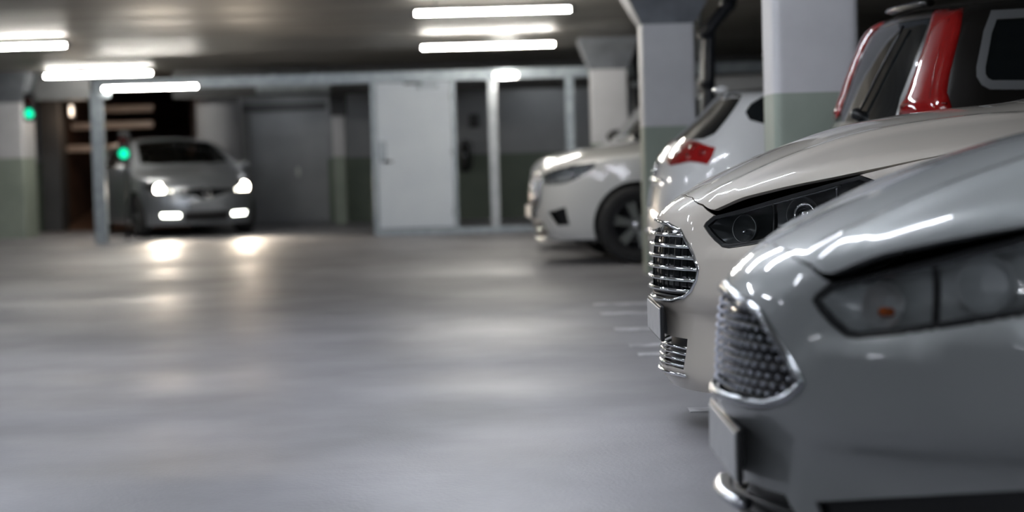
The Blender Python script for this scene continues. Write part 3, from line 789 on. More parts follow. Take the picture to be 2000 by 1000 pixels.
VAN = dict(
    nose=[(0.10, 0.12), (0.16, 0.075), (0.22, 0.04), (0.29, 0.046), (0.36, 0.054), (0.435, 0.048), (0.485, 0.016), (0.53, 0.002), (0.62, 0.005), (0.72, 0.014), (0.80, 0.028), (0.9, 0.06)],
    tail=[(0.15, 4.60), (0.3, 4.74), (0.6, 4.79), (0.95, 4.77), (1.1, 4.72), (1.4, 4.55), (1.6, 4.42)],
    top=[(-0.1, 0.70), (0.03, 0.805), (0.137, 0.868), (0.284, 0.94), (0.46, 1.022), (0.56, 1.06), (0.735, 1.115), (0.93, 1.15), (1.147, 1.175), (1.36, 1.19), (1.50, 1.21), (1.60, 1.26), (2.0, 1.45), (2.35, 1.59), (2.7, 1.655), (3.1, 1.665), (3.8, 1.63), (4.4, 1.55), (4.8, 1.46)],
    crown=[(0.0, 0.10), (0.3, 0.17), (0.8, 0.19), (1.3, 0.17), (2.3, 0.10), (4.5, 0.12)],
    width=[(0.0, 0.84), (0.3, 0.885), (0.6, 0.925), (0.95, 0.955), (2.0, 0.955), (3.5, 0.95), (4.3, 0.92), (4.8, 0.87)],
    side=[(0.12, 0.93), (0.3, 0.965), (0.5, 0.988), (0.75, 1.0), (0.95, 0.985), (1.1, 0.955), (1.3, 0.87), (1.5, 0.78), (1.7, 0.70)],
    kf=(0.80, 0.35), kr=(0.18, 0.25), blend=(0.14, 0.14, 0.075), xa=0.85, xb=4.2, extra=van_extra, extra_top=van_top, wr=0.345, z0=0.77)
VAN_SHARED = {}
M_STUD = principled('stud_metal', (0.34, 0.36, 0.42), rough=0.3, metal=0.9)
M_DCHROME = principled('dark_chrome', (0.38, 0.40, 0.42), rough=0.16, metal=1.0)
M_LAMPGREY = principled('lamp_grey', (0.46, 0.49, 0.50), rough=0.35, metal=0.3)
def ref_van():
    """domain outlines read off the photograph on the nearer of the two cars, shared by both"""
    c = Car('measure', VAN, NEAR_LOC, NEAR_RZ)
    sh = VAN_SHARED
    hood = c.pix([(1503, 476), (1540, 490), (1580, 520), (1620, 555)])
    lt = c.pix([(1700, 534), (1800, 508), (1870, 493), (1960, 471), (1998, 464)])
    lend = lt[-1]
    dm = lambda p: np.stack([c.s_of(p), p[:, 2]], 1)
    ext = c.sv([(0.68, 0.945), (0.82, 0.978), (1.0, 1.015), (1.2, 1.045), (1.36, 1.062)])
    seg = np.vstack([dm(hood[-1:]), dm(lt), ext]); cf = np.polyfit(seg[:, 0], seg[:, 1], 3)
    S = np.linspace(seg[0, 0], seg[-1, 0], 30); seg = np.stack([S, np.polyval(cf, S)], 1)
    rear = c.P2([(1.52, 0.765), (1.95, 0.69), (2.35, 0.625), (2.7, 0.60), (3.4, 0.60), (4.1, 0.58), (4.38, 0.53), (4.45, 0.3), (4.47, 0.0)])
    hd = dm(hood); hd[:, 0] = np.maximum(hd[:, 0], 0.02)
    sh['crest'] = np.vstack([[(0.0, hd[0, 1] + 0.001)], hd[:-1], seg, dm(rear)])
    low = c.pix([(1584, 588), (1600, 612), (1622, 636), (1648, 658), (1672, 663), (1750, 655), (1860, 640), (1998, 618)])
    sh['low'] = np.stack([c.s_of(low), low[:, 2]], 1)
    c.set_crest_d1(sh['crest'])
    k = [int(np.argmin(np.hypot(c.crest[:, 0] - v[0], c.crest[:, 1] - v[1]))) for v in (seg[0], dm(lt[-1:])[0])]
    top = c.crest[k[0]:k[1] + 7] + np.array([0, 0.001])
    tip = top[-1] + np.array([0.06, -0.02])
    lowq = sh['low']; mid = lowq[-1] * 0.45 + tip * 0.55 + np.array([0, -0.028])
    corner = c.px1([(1592, 574)])
    sh['lamp'] = np.vstack([lowq, [mid], [tip], top[::-1], corner])
    sh['grille_a'] = c.px1([(1430, 572), (1462, 592), (1487, 616), (1510, 652), (1540, 702), (1566, 748), (1556, 762), (1534, 778), (1500, 789), (1466, 788), (1436, 779)])
    sh['vent_top'] = c.px1([(1592, 980), (1700, 974), (1850, 966), (1998, 958)])
    bpy.data.objects.remove(c.root)
def lamp_cluster(c, P, lens=M_LENS, inner=M_LAMPIN, depth=0.10):
    """seal, bowl, clear lens for both sides; returns the two bowls"""
    seal = c.panel('headlight', M_SEAL, inset(P, 0.003), [inset(P, 0.016)], h=0.02, off=-0.001, flange=0.02, side='RL')
    bowls = c.panel('lamp_bowl', inner, inset(P, 0.013), h=0.022, flange=0, side='RL', parent=seal,
                    bowl=lambda d, q: -0.012 - depth * np.clip(d / 0.035, 0, 1) ** 0.7)
    c.panel('lamp_lens', lens, inset(P, 0.011), h=0.028, off=-0.003, flange=0, side='RL', parent=seal)
    return seal
def big_van(name, loc, rz, paint_mat, style):
    c = Car(name, VAN, loc, rz); sh = VAN_SHARED
    c.set_crest_d1(sh['crest'])
    zb = lambda S: 0.155 + 0.03 * sstep(0.5, 1.4, S) + 0 * S
    lamp = sh['lamp']
    # grille outline in the half domain, closed along the centre line
    if style == 'studs':
        ga = sh['grille_a']; gtop, gbot = ga[0, 1] + 0.012, ga[-1, 1] - 0.004
    else:
        ga = c.px1([(1306, 437), (1330, 450), (1345, 478), (1358, 508), (1364, 524), (1360, 548), (1350, 568), (1336, 580), (1312, 587)])
        gtop, gbot = ga[0, 1] + 0.010, ga[-1, 1] - 0.002
    grille = np.vstack([[(0, gbot), (0, gtop)], ga])
    if style == 'studs':
        low_in = c.fv([(0.30, 0.325), (0.40, 0.22), (0.36, 0.195)])
        low_in = np.vstack([[(0, 0.195), (0, 0.325)], low_in])
    else:
        low_in = c.px1([(1343, 662), (1340, 692), (1335, 722)])
        low_in = np.vstack([[(0, low_in[-1, 1]), (0, low_in[0, 1])], low_in])
    vt = sh['vent_top']
    vent = np.vstack([vt, [(vt[-1, 0] + 0.05, vt[-1, 1])], [(vt[-1, 0] + 0.05, 0.25), (vt[0, 0] + 0.05, 0.22)]]) if style == 'studs' else None
    arches = [circle_poly(c, 0.96, 0.345, 0.385), circle_poly(c, 3.81, 0.345, 0.385)]
    doors = [c.sv(rounded([(1.62, 0.34), (2.62, 0.34), (2.62, 0.98), (1.55, 0.98)], 0.05)), c.sv(rounded([(2.63, 0.34), (3.30, 0.34), (3.62, 0.80), (3.66, 0.98), (2.63, 0.98)], 0.05))]
    glass = [c.sv(rounded([(1.72, 1.04), (2.58, 1.06), (2.58, 1.46), (2.25, 1.42)], 0.05)), c.sv(rounded([(2.66, 1.06), (3.60, 1.08), (3.60, 1.46), (2.66, 1.47)], 0.05)), c.sv(rounded([(3.68, 1.09), (4.25, 1.13), (4.12, 1.42), (3.68, 1.46)], 0.05))]
    rear_glass = np.vstack([c.fv([(0.0, 1.12), (0.62, 1.14), (0.56, 1.42), (0.0, 1.46)], rear=True)])
    tail_lamp = c.fv([(0.60, 0.86), (0.80, 0.90), (0.84, 1.02), (0.72, 1.06), (0.58, 1.02)], rear=True)
    holes = [grille, low_in, lamp] + arches + doors + glass + [rear_glass, tail_lamp] + ([vent] if vent is not None else [])
    c.panel('body', paint_mat, body_outline(c, zb), holes, h=0.045)
    # top: bonnet, windscreen, roof
    cp = c.crest_plan
    cut = int(np.argmin(np.abs(cp[:, 0] - 1.40) + (cp[:, 1] < 0.3) * 9))
    cow = [(1.43, 0.70), (1.41, 0.45), (1.39, 0.0)]
    hood = np.vstack([cp[:cut], [cp[cut]], cow]); gap = inset(hood, 0.0035); gap[np.abs(hood[:, 1]) < 1e-6, 1] = 0
    c.panel('hood', paint_mat, gap, dom=2, h=0.04, flange=0.022)
    roof = np.vstack([[(1.39, 0.0), (1.41, 0.45), (1.43, 0.70)], cp[cut:]])
    ws = rounded([(1.47, 0.0), (1.48, 0.45), (1.53, 0.69), (2.28, 0.56), (2.34, 0.35), (2.35, 0.0)], [0, 0, 0.05, 0.05, 0, 0])
    c.panel('roof', paint_mat, roof, [ws], dom=2, h=0.05)
    c.panel('windshield', M_WIN, ws, dom=2, h=0.06, off=-0.004, flange=0)
    for d in doors: c.panel('door', paint_mat, inset(d, 0.004), h=0.06, side='RL')
    for g in glass: c.panel('side_window', M_WIN, inset(g, 0.002), h=0.07, off=-0.004, flange=0, side='RL')
    c.panel('rear_window', M_WIN, rear_glass, h=0.07, off=-0.004, flange=0)
    c.panel('tail_lamp', principled('tail_red', (0.35, 0.01, 0.012), rough=0.1), tail_lamp, h=0.05, off=-0.002, flange=0, side='RL')
    # headlights
    seal = lamp_cluster(c, lamp, inner=M_LAMPGREY if style == 'studs' else M_LAMPIN, depth=0.06 if style == 'studs' else 0.09)
    van_details(c, style, grille, low_in, vent, lamp, seal, ga, gtop, gbot, paint_mat)
    return c
def edge_at(poly, z):
    """widest s of a closed outline at height z"""
    P = np.asarray(poly); best = 0.0
    for a, b in zip(P, np.roll(P, -1, 0)):
        if (a[1] - z) * (b[1] - z) < 0:
            t = (z - a[1]) / (b[1] - a[1]); best = max(best, a[0] + t * (b[0] - a[0]))
    return best
def full_span(c, name, mat, z, s_edge, rad, off, parent, flat=1.0, dz=0.0, n=8):
    S = np.linspace(0, s_edge, 12); p, nn = c.local(np.stack([S, z + dz * (S / max(s_edge, 1e-3)) ** 2], 1), off)
    p = np.vstack([(p * [1, -1, 1])[:0:-1], p]); nn = np.vstack([(nn * [1, -1, 1])[:0:-1], nn])
    return sweep(name, p, rad, mat, parent, n=n, flat=flat, up=nn)
def van_details(c, style, grille, low_in, vent, lamp, seal, ga, gtop, gbot, paint_mat):
    # main grille
    back = c.panel('grille', M_BLACK, inset(grille, -0.004), h=0.035, off=-0.034, flange=0)
    ring = np.vstack([[(0, gtop)], ga, [(0, gbot)]])
    ring = resample(ring, 0.02, closed=False)
    c.line('grille_frame', M_DCHROME if style == 'studs' else M_CHROME, ring, 0.011 if style == 'studs' else 0.007, off=0.001, mirror_join=True, parent=back, n=10, flat=0.7)
    if style == 'studs':
        bm = bmesh.new()
        bmesh.ops.create_uvsphere(bm, u_segments=6, v_segments=4, radius=1.0)
        for v in bm.verts: v.co = Vector((v.co.x * 0.0052, v.co.y * 0.0078, v.co.z * 0.006))
        stud = bpy.data.meshes.new('grille_stud'); bm.to_mesh(stud); bm.free(); stud.materials.append(M_STUD)
        stud.polygons.foreach_set('use_smooth', [True] * len(stud.polygons))
        pitch_z, pitch_y = 0.0205, 0.0345
        r = 0; z = gtop - 0.020; pts = []
        while z > gbot + 0.010:
            y = (0.5 if r % 2 else 0.0) * pitch_y
            while y < 0.5:
                pts.append((y, z)); y += pitch_y
            z -= pitch_z / 1.0; r += 1
        q = c.fv(pts); ok = in_poly(q, inset(grille, 0.012) - np.array([0.012, 0])); q = q[ok | (in_poly(q, inset(grille, 0.012)))]
        p, nn = c.local(q, -0.010)
        for a, n_ in zip(p, nn):
            for sg in ((1,) if abs(a[1]) < 1e-3 else (1, -1)):
                o = link(bpy.data.objects.new('grille_stud', stud), back)
                o.matrix_local = basis((a[0], a[1] * sg, a[2]), (n_[0], n_[1] * sg, n_[2]))
        for z in np.arange(gbot + 0.012, gtop - 0.01, 0.041):      # thin dark bars that carry the studs
            full_span(c, 'grille_rib', M_SEAL, z, edge_at(grille, z) - 0.006, 0.003, -0.026, back, n=6)
    else:
        zs = np.linspace(gtop - 0.050, gbot + 0.042, 6)
        for z in zs:
            full_span(c, 'grille_bar', M_CHROME, z, edge_at(grille, z) - 0.004, 0.0075, -0.008, back, flat=1.2)
        for z in np.linspace(gbot + 0.012, gbot + 0.030, 2):
            full_span(c, 'grille_rib', M_SEAL, z, edge_at(grille, z) - 0.004, 0.005, -0.016, back)
        yy = np.linspace(0.06, 0.36, 7)
        for y in yy:
            zt_ = gtop - 0.03 - 0.25 * max(0, y - 0.2); q = c.fv([(y, zz) for zz in np.linspace(gbot + 0.03, zt_, 6)])
            if edge_at(grille, zt_) > q[-1, 0]: c.line('grille_rib', M_SEAL, q, 0.003, off=-0.022, side='RL', parent=[back, back], n=5)
    # lower intake
    lb = c.panel('lower_intake', M_SEAL, inset(low_in, -0.004), h=0.04, off=-0.040, flange=0)
    z0, z1 = low_in[:, 1].min(), low_in[:, 1].max()
    if style == 'bars':
        for z in np.linspace(z1 - 0.035, z0 + 0.012, 4):
            full_span(c, 'intake_bar', M_CHROME, z, edge_at(low_in, z) - 0.003, 0.0065, -0.004, lb, flat=1.3)
        full_span(c, 'intake_trim', M_CHROME, z0 - 0.02, edge_at(low_in, z0 + 0.01) + 0.02, 0.007, 0.004, lb)
    else:
        for z in (z1 - 0.035, z1 - 0.075):
            full_span(c, 'intake_bar', M_SEAL, z, edge_at(low_in, z) - 0.003, 0.008, -0.012, lb, flat=1.3)
        full_span(c, 'lower_trim', M_SATIN, z1 - 0.045, 0.19, 0.016, 0.022, lb, flat=1.5)
        vb = c.panel('side_intake', M_SEAL, inset(vent, -0.004), h=0.05, off=-0.030, flange=0, side='RL')
    # number plate on its holder
    zp = 0.405
    hold = box('plate_holder', (0.022, -0.272, zp - 0.066), (0.036, 0.272, zp + 0.066), M_SEAL, c.root, bevel=0.004)
    box('plate_mount', (0.034, -0.10, zp - 0.05), (0.09, 0.10, zp + 0.05), M_SEAL, hold)
    box('number_plate', (0.017, -0.26, zp - 0.056), (0.0215, 0.26, zp + 0.056), M_PLATE, hold, bevel=0.002)
    # lamp internals, laid out on the domain outline of the lamp
    lo, hi = lamp.min(0), lamp.max(0)
    def inside(u, d):
        """u 0..1 along the lamp, v 0..1 between its lower and upper edge"""
        s_ = lo[0] + u[0] * (hi[0] - lo[0]); zs = []
        for a, b in zip(lamp, np.roll(lamp, -1, 0)):
            if (a[0] - s_) * (b[0] - s_) <= 0 and abs(a[0] - b[0]) > 1e-6: zs.append(a[1] + (s_ - a[0]) / (b[0] - a[0]) * (b[1] - a[1]))
        z = min(zs) + u[1] * (max(zs) - min(zs)); return c.local([(s_, z)], -d)
    for k, sg in ((0, 1), (1, -1)):
        f = np.array([1, sg, 1]); par = seal[k]
        bright = M_LAMPGREY if style == 'studs' else M_LAMPIN
        for (u, v, r, d, nm, mt) in ((0.24, 0.48, 0.048, 0.050, 'turn_reflector', bright), (0.60, 0.50, 0.058, 0.050, 'main_reflector', bright)):
            p, n_ = inside((u, v), d); Mx = basis(p[0] * f, n_[0] * f)
            lathe(nm, [(r, 0.032), (r * 1.03, 0.036), (r * 1.06, 0.030), (r * 1.0, 0.022), (r * 0.85, 0.004), (r * 0.55, -0.020), (r * 0.2, -0.034), (0.0, -0.036)], mt, par, 28, Mx)
            if nm == 'main_reflector' and style == 'bars':
                lathe('projector', [(0.034, -0.02), (0.034, 0.016), (0.030, 0.020), (0.026, 0.024), (0.014, 0.032), (0.0, 0.034)], M_CHROME if style == 'bars' else M_REFL, par, 24, Mx)
                lathe('projector_ring', [(0.034, 0.014), (0.042, 0.018), (0.044, 0.012), (0.036, 0.006)], M_CHROME, par, 24, Mx)
        p, n_ = inside((0.235, 0.40), 0.030); Mx = basis(p[0] * f, n_[0] * f)
        lathe('turn_bulb', [(0.010, -0.03), (0.010, 0.004), (0.007, 0.012), (0.0, 0.015)], M_AMBER if style == 'studs' else M_SATIN, par, 14, Mx)
        a = [inside((0.435, v), 0.020) for v in np.linspace(0.06, 0.94, 7)]
        sweep('lamp_divider', [q[0][0] * f for q in a], 0.006, M_SEAL, par, n=6, flat=2.5, up=[q[1][0] * f for q in a])
        a = [inside((u, 0.90 - 0.06 * u), 0.020) for u in np.linspace(0.14, 0.82, 18)]
        sweep('lamp_brow', [q[0][0] * f for q in a], 0.006, M_REFL, par, n=6, flat=2.0, up=[q[1][0] * f for q in a])
        a = [inside((u, 0.085), 0.018) for u in np.linspace(0.20, 0.80, 18)]
        sweep('light_guide', [q[0][0] * f for q in a], 0.0055, M_SATIN, par, n=8, up=[q[1][0] * f for q in a])
        a = [inside((0.80, v), 0.022) for v in np.linspace(0.15, 0.85, 6)]
        sweep('lamp_divider', [q[0][0] * f for q in a], 0.006, M_REFL, par, n=6, flat=2.0, up=[q[1][0] * f for q in a])
    # wheels, arches, mirrors, floor pan
    for x in (0.96, 3.81):
        for sg in (1, -1):
            make_wheel(c, x, sg, 0.79, 0.345, 0.225, 0.225, 5, M_RIM, M_RIMD, twin=True); arch_liner(c, x, 0.388, sg, 0.58, 0.925, 0.185)
    underbody(c, 0.165)
    door_mirrors(c, 1.78, 0.93, 1.06, paint_mat)
def door_mirrors(c, x, y, z, paint_mat):
    for sg in (1, -1):
        bm = bmesh.new(); bmesh.ops.create_uvsphere(bm, u_segments=16, v_segments=10, radius=1.0)
        for v in bm.verts:
            q = v.co; xx = q.x if q.x < 0.25 else 0.25
            v.co = Vector((x + xx * 0.13, sg * (y + 0.09 + q.y * 0.115), z + q.z * 0.078))
        m = bm_obj('door_mirror', bm, paint_mat, c.root, smooth=True)
        bm = bmesh.new(); bmesh.ops.create_circle(bm, cap_ends=True, segments=20, radius=1.0)
        for v in bm.verts: v.co = Vector((x + 0.036, sg * (y + 0.09 + v.co.x * 0.095), z + v.co.y * 0.062))
        bm_obj('mirror_glass', bm, M_CHROME, m)
        sweep('mirror_stalk', [(x + 0.02, sg * (y - 0.10), z - 0.06), (x + 0.01, sg * (y + 0.02), z - 0.045)], 0.022, M_DARKP, m, n=8)
NEAR_LOC, NEAR_RZ = (0.472, 4.51, -0.055), math.radians(0.3)
MID_LOC, MID_RZ = (0.518, 7.25, 0.0), math.radians(0.6)

# ---------------------------------------------------------------- the other parked cars
M_RED = principled('tail_lamp_red', (0.26, 0.006, 0.006), rough=0.06, spec=0.6, coat=1.0)
M_REDIN = principled('tail_lamp_dark_red', (0.16, 0.006, 0.006), rough=0.15)
M_GREYTRIM = principled('grey_trim', (0.30, 0.31, 0.32), rough=0.3, metal=0.6)
def common(c, sp, mat, zb, doors, glass, extra_holes, ws, cow, wheels, track, R, rim_r, Wd, spokes, cut_x, arch_R, rim_mats=(M_RIM, M_RIMD), ws_mat=None, h=0.055, twin=False, mirror=None):
    outer = body_outline(c, zb)
    arches = [circle_poly(c, x, R, arch_R) for x in wheels]
    c.panel('body', mat, outer, list(extra_holes) + arches + doors + glass, h=h)
    cp = c.crest_plan; i = int(np.argmin(np.abs(cp[:, 0] - cut_x) + (cp[:, 1] < 0.3) * 9))
    hood = np.vstack([cp[:i + 1], cow]); hh = inset(hood, 0.003); hh[np.abs(hood[:, 1]) < 1e-6, 1] = 0
    c.panel('hood', mat, hh, dom=2, h=h)
    roof = np.vstack([cow[::-1], cp[i:]]); c.panel('roof', mat, roof, [ws], dom=2, h=h)
    c.panel('windshield', ws_mat or M_WIN, ws, dom=2, h=0.07, off=-0.004, flange=0)
    for d in doors: c.panel('door', mat, inset(d, 0.004), h=0.07, side='RL')
    for g in glass: c.panel('side_window', M_WIN, inset(g, 0.002), h=0.07, off=-0.004, flange=0, side='RL')
    for x in wheels:
        for sg in (1, -1):
            make_wheel(c, x, sg, track, R, Wd, rim_r, spokes, rim_mats[0], rim_mats[1], twin=twin); arch_liner(c, x, arch_R + 0.003, sg, track - 0.2, track + 0.1, 0.2)
    underbody(c, 0.19)
    if mirror: door_mirrors(c, *mirror, mat)

def dark_suv():
    sp = dict(nose=[(0.2, 0.10), (0.4, 0.02), (0.6, 0.0), (0.85, 0.04), (1.0, 0.1)],
        tail=[(0.15, 4.62), (0.35, 4.77), (0.6, 4.80), (0.95, 4.79), (1.10, 4.75), (1.2, 4.70), (1.45, 4.60), (1.62, 4.52), (1.74, 4.44)],
        top=[(0.0, 0.95), (0.3, 1.05), (1.0, 1.13), (1.4, 1.17), (1.5, 1.22), (2.1, 1.58), (2.4, 1.70), (2.9, 1.76), (3.6, 1.77), (4.2, 1.74), (4.5, 1.70), (4.8, 1.62)],
        crown=[(0, 0.1), (1.3, 0.12), (2.4, 0.10), (4.6, 0.10)],
        width=[(0, 0.85), (0.5, 0.93), (1.0, 0.95), (3.6, 0.95), (4.3, 0.935), (4.8, 0.90)],
        side=[(0.15, 0.94), (0.4, 0.98), (0.75, 1.0), (0.98, 0.995), (1.08, 0.955), (1.2, 0.91), (1.5, 0.825), (1.75, 0.735)],
        kf=(0.3, 0.4), kr=(0.13, 0.22), blend=(0.12, 0.10, 0.07), xa=0.9, xb=4.1, wr=0.36)
    mat = paint('black_brown_paint', (0.007, 0.0062, 0.0055), rough=0.3)
    c = Car('dark_suv', sp, SUV_LOC, math.pi + math.radians(7.5))
    tag(c.root, 'very dark off-roader with tall red tail lamps parked tail out', 'car')
    c.set_crest([(0.16, 0), (0.18, 0.3), (0.26, 0.6), (0.45, 0.80), (0.9, 0.87), (1.45, 0.83), (2.0, 0.72), (2.5, 0.66), (3.4, 0.65), (4.1, 0.64), (4.38, 0.60), (4.44, 0.4), (4.46, 0.0)])
    tl = c.px1([(1828, 17), (1884, 14), (1876, 60), (1866, 100), (1854, 150), (1850, 180), (1858, 205), (1862, 222), (1830, 224), (1790, 226), (1756, 224), (1757, 206), (1770, 185), (1786, 140), (1802, 95), (1816, 50)])
    low = tl[:, 1].min(); k = int(np.argmin(tl[:, 1]))
    rg_e = c.px1([(1822, 34), (1806, 75), (1780, 145), (1762, 190)]); rg_e[:, 0] += 0.02
    rear_glass = np.vstack([[(c.SM, 1.16), (c.SM, rg_e[0, 1] + 0.01)], rg_e, [(rg_e[-1, 0], 1.17)]])
    w3 = c.px1([(1936, 22), (1922, 60), (1908, 130), (1908, 150), (1918, 166), (1934, 174)])
    x3 = w3[:, 0].min() - 0.75
    win3 = np.vstack([w3, [(x3, w3[-1, 1] - 0.02), (x3, w3[0, 1] + 0.02)]])
    xs = lambda s_: s_ - c.S1 + c.xa
    xm = xs(x3)
    glass = [inset(win3, 0.042), c.sv(rounded([(xm - 0.9, 1.13), (xm - 0.06, 1.14), (xm - 0.06, 1.52), (xm - 0.9, 1.52)], 0.04)), c.sv(rounded([(1.68, 1.11), (xm - 0.98, 1.12), (xm - 0.98, 1.50), (2.28, 1.47)], 0.04))]
    doors = [c.sv(rounded([(1.55, 0.36), (2.6, 0.36), (2.6, 1.04), (1.55, 1.04)], 0.05)), c.sv(rounded([(2.61, 0.36), (3.2, 0.36), (3.55, 0.85), (3.55, 1.04), (2.61, 1.04)], 0.05))]
    hl = c.fv(rounded([(0.45, 0.74), (0.78, 0.76), (0.80, 0.88), (0.5, 0.90)], 0.03)); gr = np.vstack([[(0, 0.62), (0, 0.88)], c.fv([(0.36, 0.87), (0.32, 0.62)])])
    ws = rounded([(1.48, 0), (1.52, 0.45), (1.60, 0.72), (2.28, 0.60), (2.36, 0.3), (2.37, 0)], [0, 0, 0.05, 0.05, 0, 0])
    common(c, sp, mat, lambda S: 0.22 + 0 * S, doors, glass, [tl, rear_glass, hl, gr], ws, [(1.46, 0.7), (1.42, 0.4), (1.40, 0)], (0.92, 3.78), 0.80, 0.36, 0.235, 0.235, 6, 1.44, 0.40, mirror=(1.75, 0.9, 1.14))
    lamp = c.panel('tail_lamp', M_RED, inset(tl, 0.003), h=0.025, side='RL', flange=0.03, bowl=lambda d, q: 0.022 * np.clip(d / 0.05, 0, 1) ** 0.6)
    zs = tl[:, 1].max() - 0.02
    for k_, f in ((0, 1), (1, -1)):
        q = c.px1([(1860, 40), (1842, 100), (1830, 150), (1822, 196)]); p, n = c.local(q, 0.018)
        sweep('lamp_bar', p * [1, f, 1], 0.006, M_REDIN, lamp[k_], n=8, up=n * [1, f, 1])
        q = c.px1([(1765, 212), (1800, 196), (1850, 205)]); p, n = c.local(q, 0.016); sweep('lamp_bar', p * [1, f, 1], 0.008, M_REDIN, lamp[k_], n=8, up=n * [1, f, 1])
    rg = c.panel('rear_window', M_WIN, inset(rear_glass, 0.0), h=0.06, off=-0.003, flange=0)
    c.panel('window_trim', M_GREYTRIM, inset(win3, -0.002), [inset(win3, 0.040)], h=0.03, off=0.004, flange=0.01, side='RL')
    c.panel('headlight', M_LENS, hl, h=0.05, off=-0.002, flange=0, side='RL'); c.panel('lamp_bowl', M_REFL, inset(hl, 0.002), h=0.05, flange=0, side='RL', bowl=lambda d, q: -0.01 - 0.06 * np.clip(d / 0.03, 0, 1))
    c.panel('grille', M_BLACK, gr, h=0.05, off=-0.02, flange=0)
    # roof spoiler, wiper, chrome handle strip over the plate
    S = np.linspace(c.SM - 0.62, c.SM, 12); p, n = c.local(np.stack([S, np.full(12, rg_e[0, 1] + 0.055)], 1), 0.03)
    p = np.vstack([p, (p * [1, -1, 1])[::-1][1:]]); n = np.vstack([n, (n * [1, -1, 1])[::-1][1:]])
    sweep('roof_spoiler', p, 0.035, mat, c.root, n=10, flat=0.55, up=np.tile([0, 0, 1], (len(p), 1)))
    p, n = c.local([(c.SM, 1.19)], 0.012); lathe('wiper_pivot', [(0.03, -0.02), (0.03, 0.02), (0.015, 0.035), (0, 0.036)], M_SEAL, c.root, 16, basis(p[0], n[0]))
    q = [(c.SM - 0.02 - 0.06 * t, 1.19 + 0.07 * t) for t in np.linspace(0, 6, 8)]; p, n = c.local(q, 0.018); sweep('wiper_arm', p, 0.008, M_SEAL, c.root, n=6, up=n)
    S = np.linspace(c.SM - 0.40, c.SM, 8); p, n = c.local(np.stack([S, np.full(8, 1.03)], 1), 0.012); p = np.vstack([p, (p * [1, -1, 1])[::-1][1:]]); n = np.vstack([n, (n * [1, -1, 1])[::-1][1:]])
    sweep('tailgate_strip', p, 0.018, M_CHROME, c.root, n=8, flat=0.6, up=n)
    return c

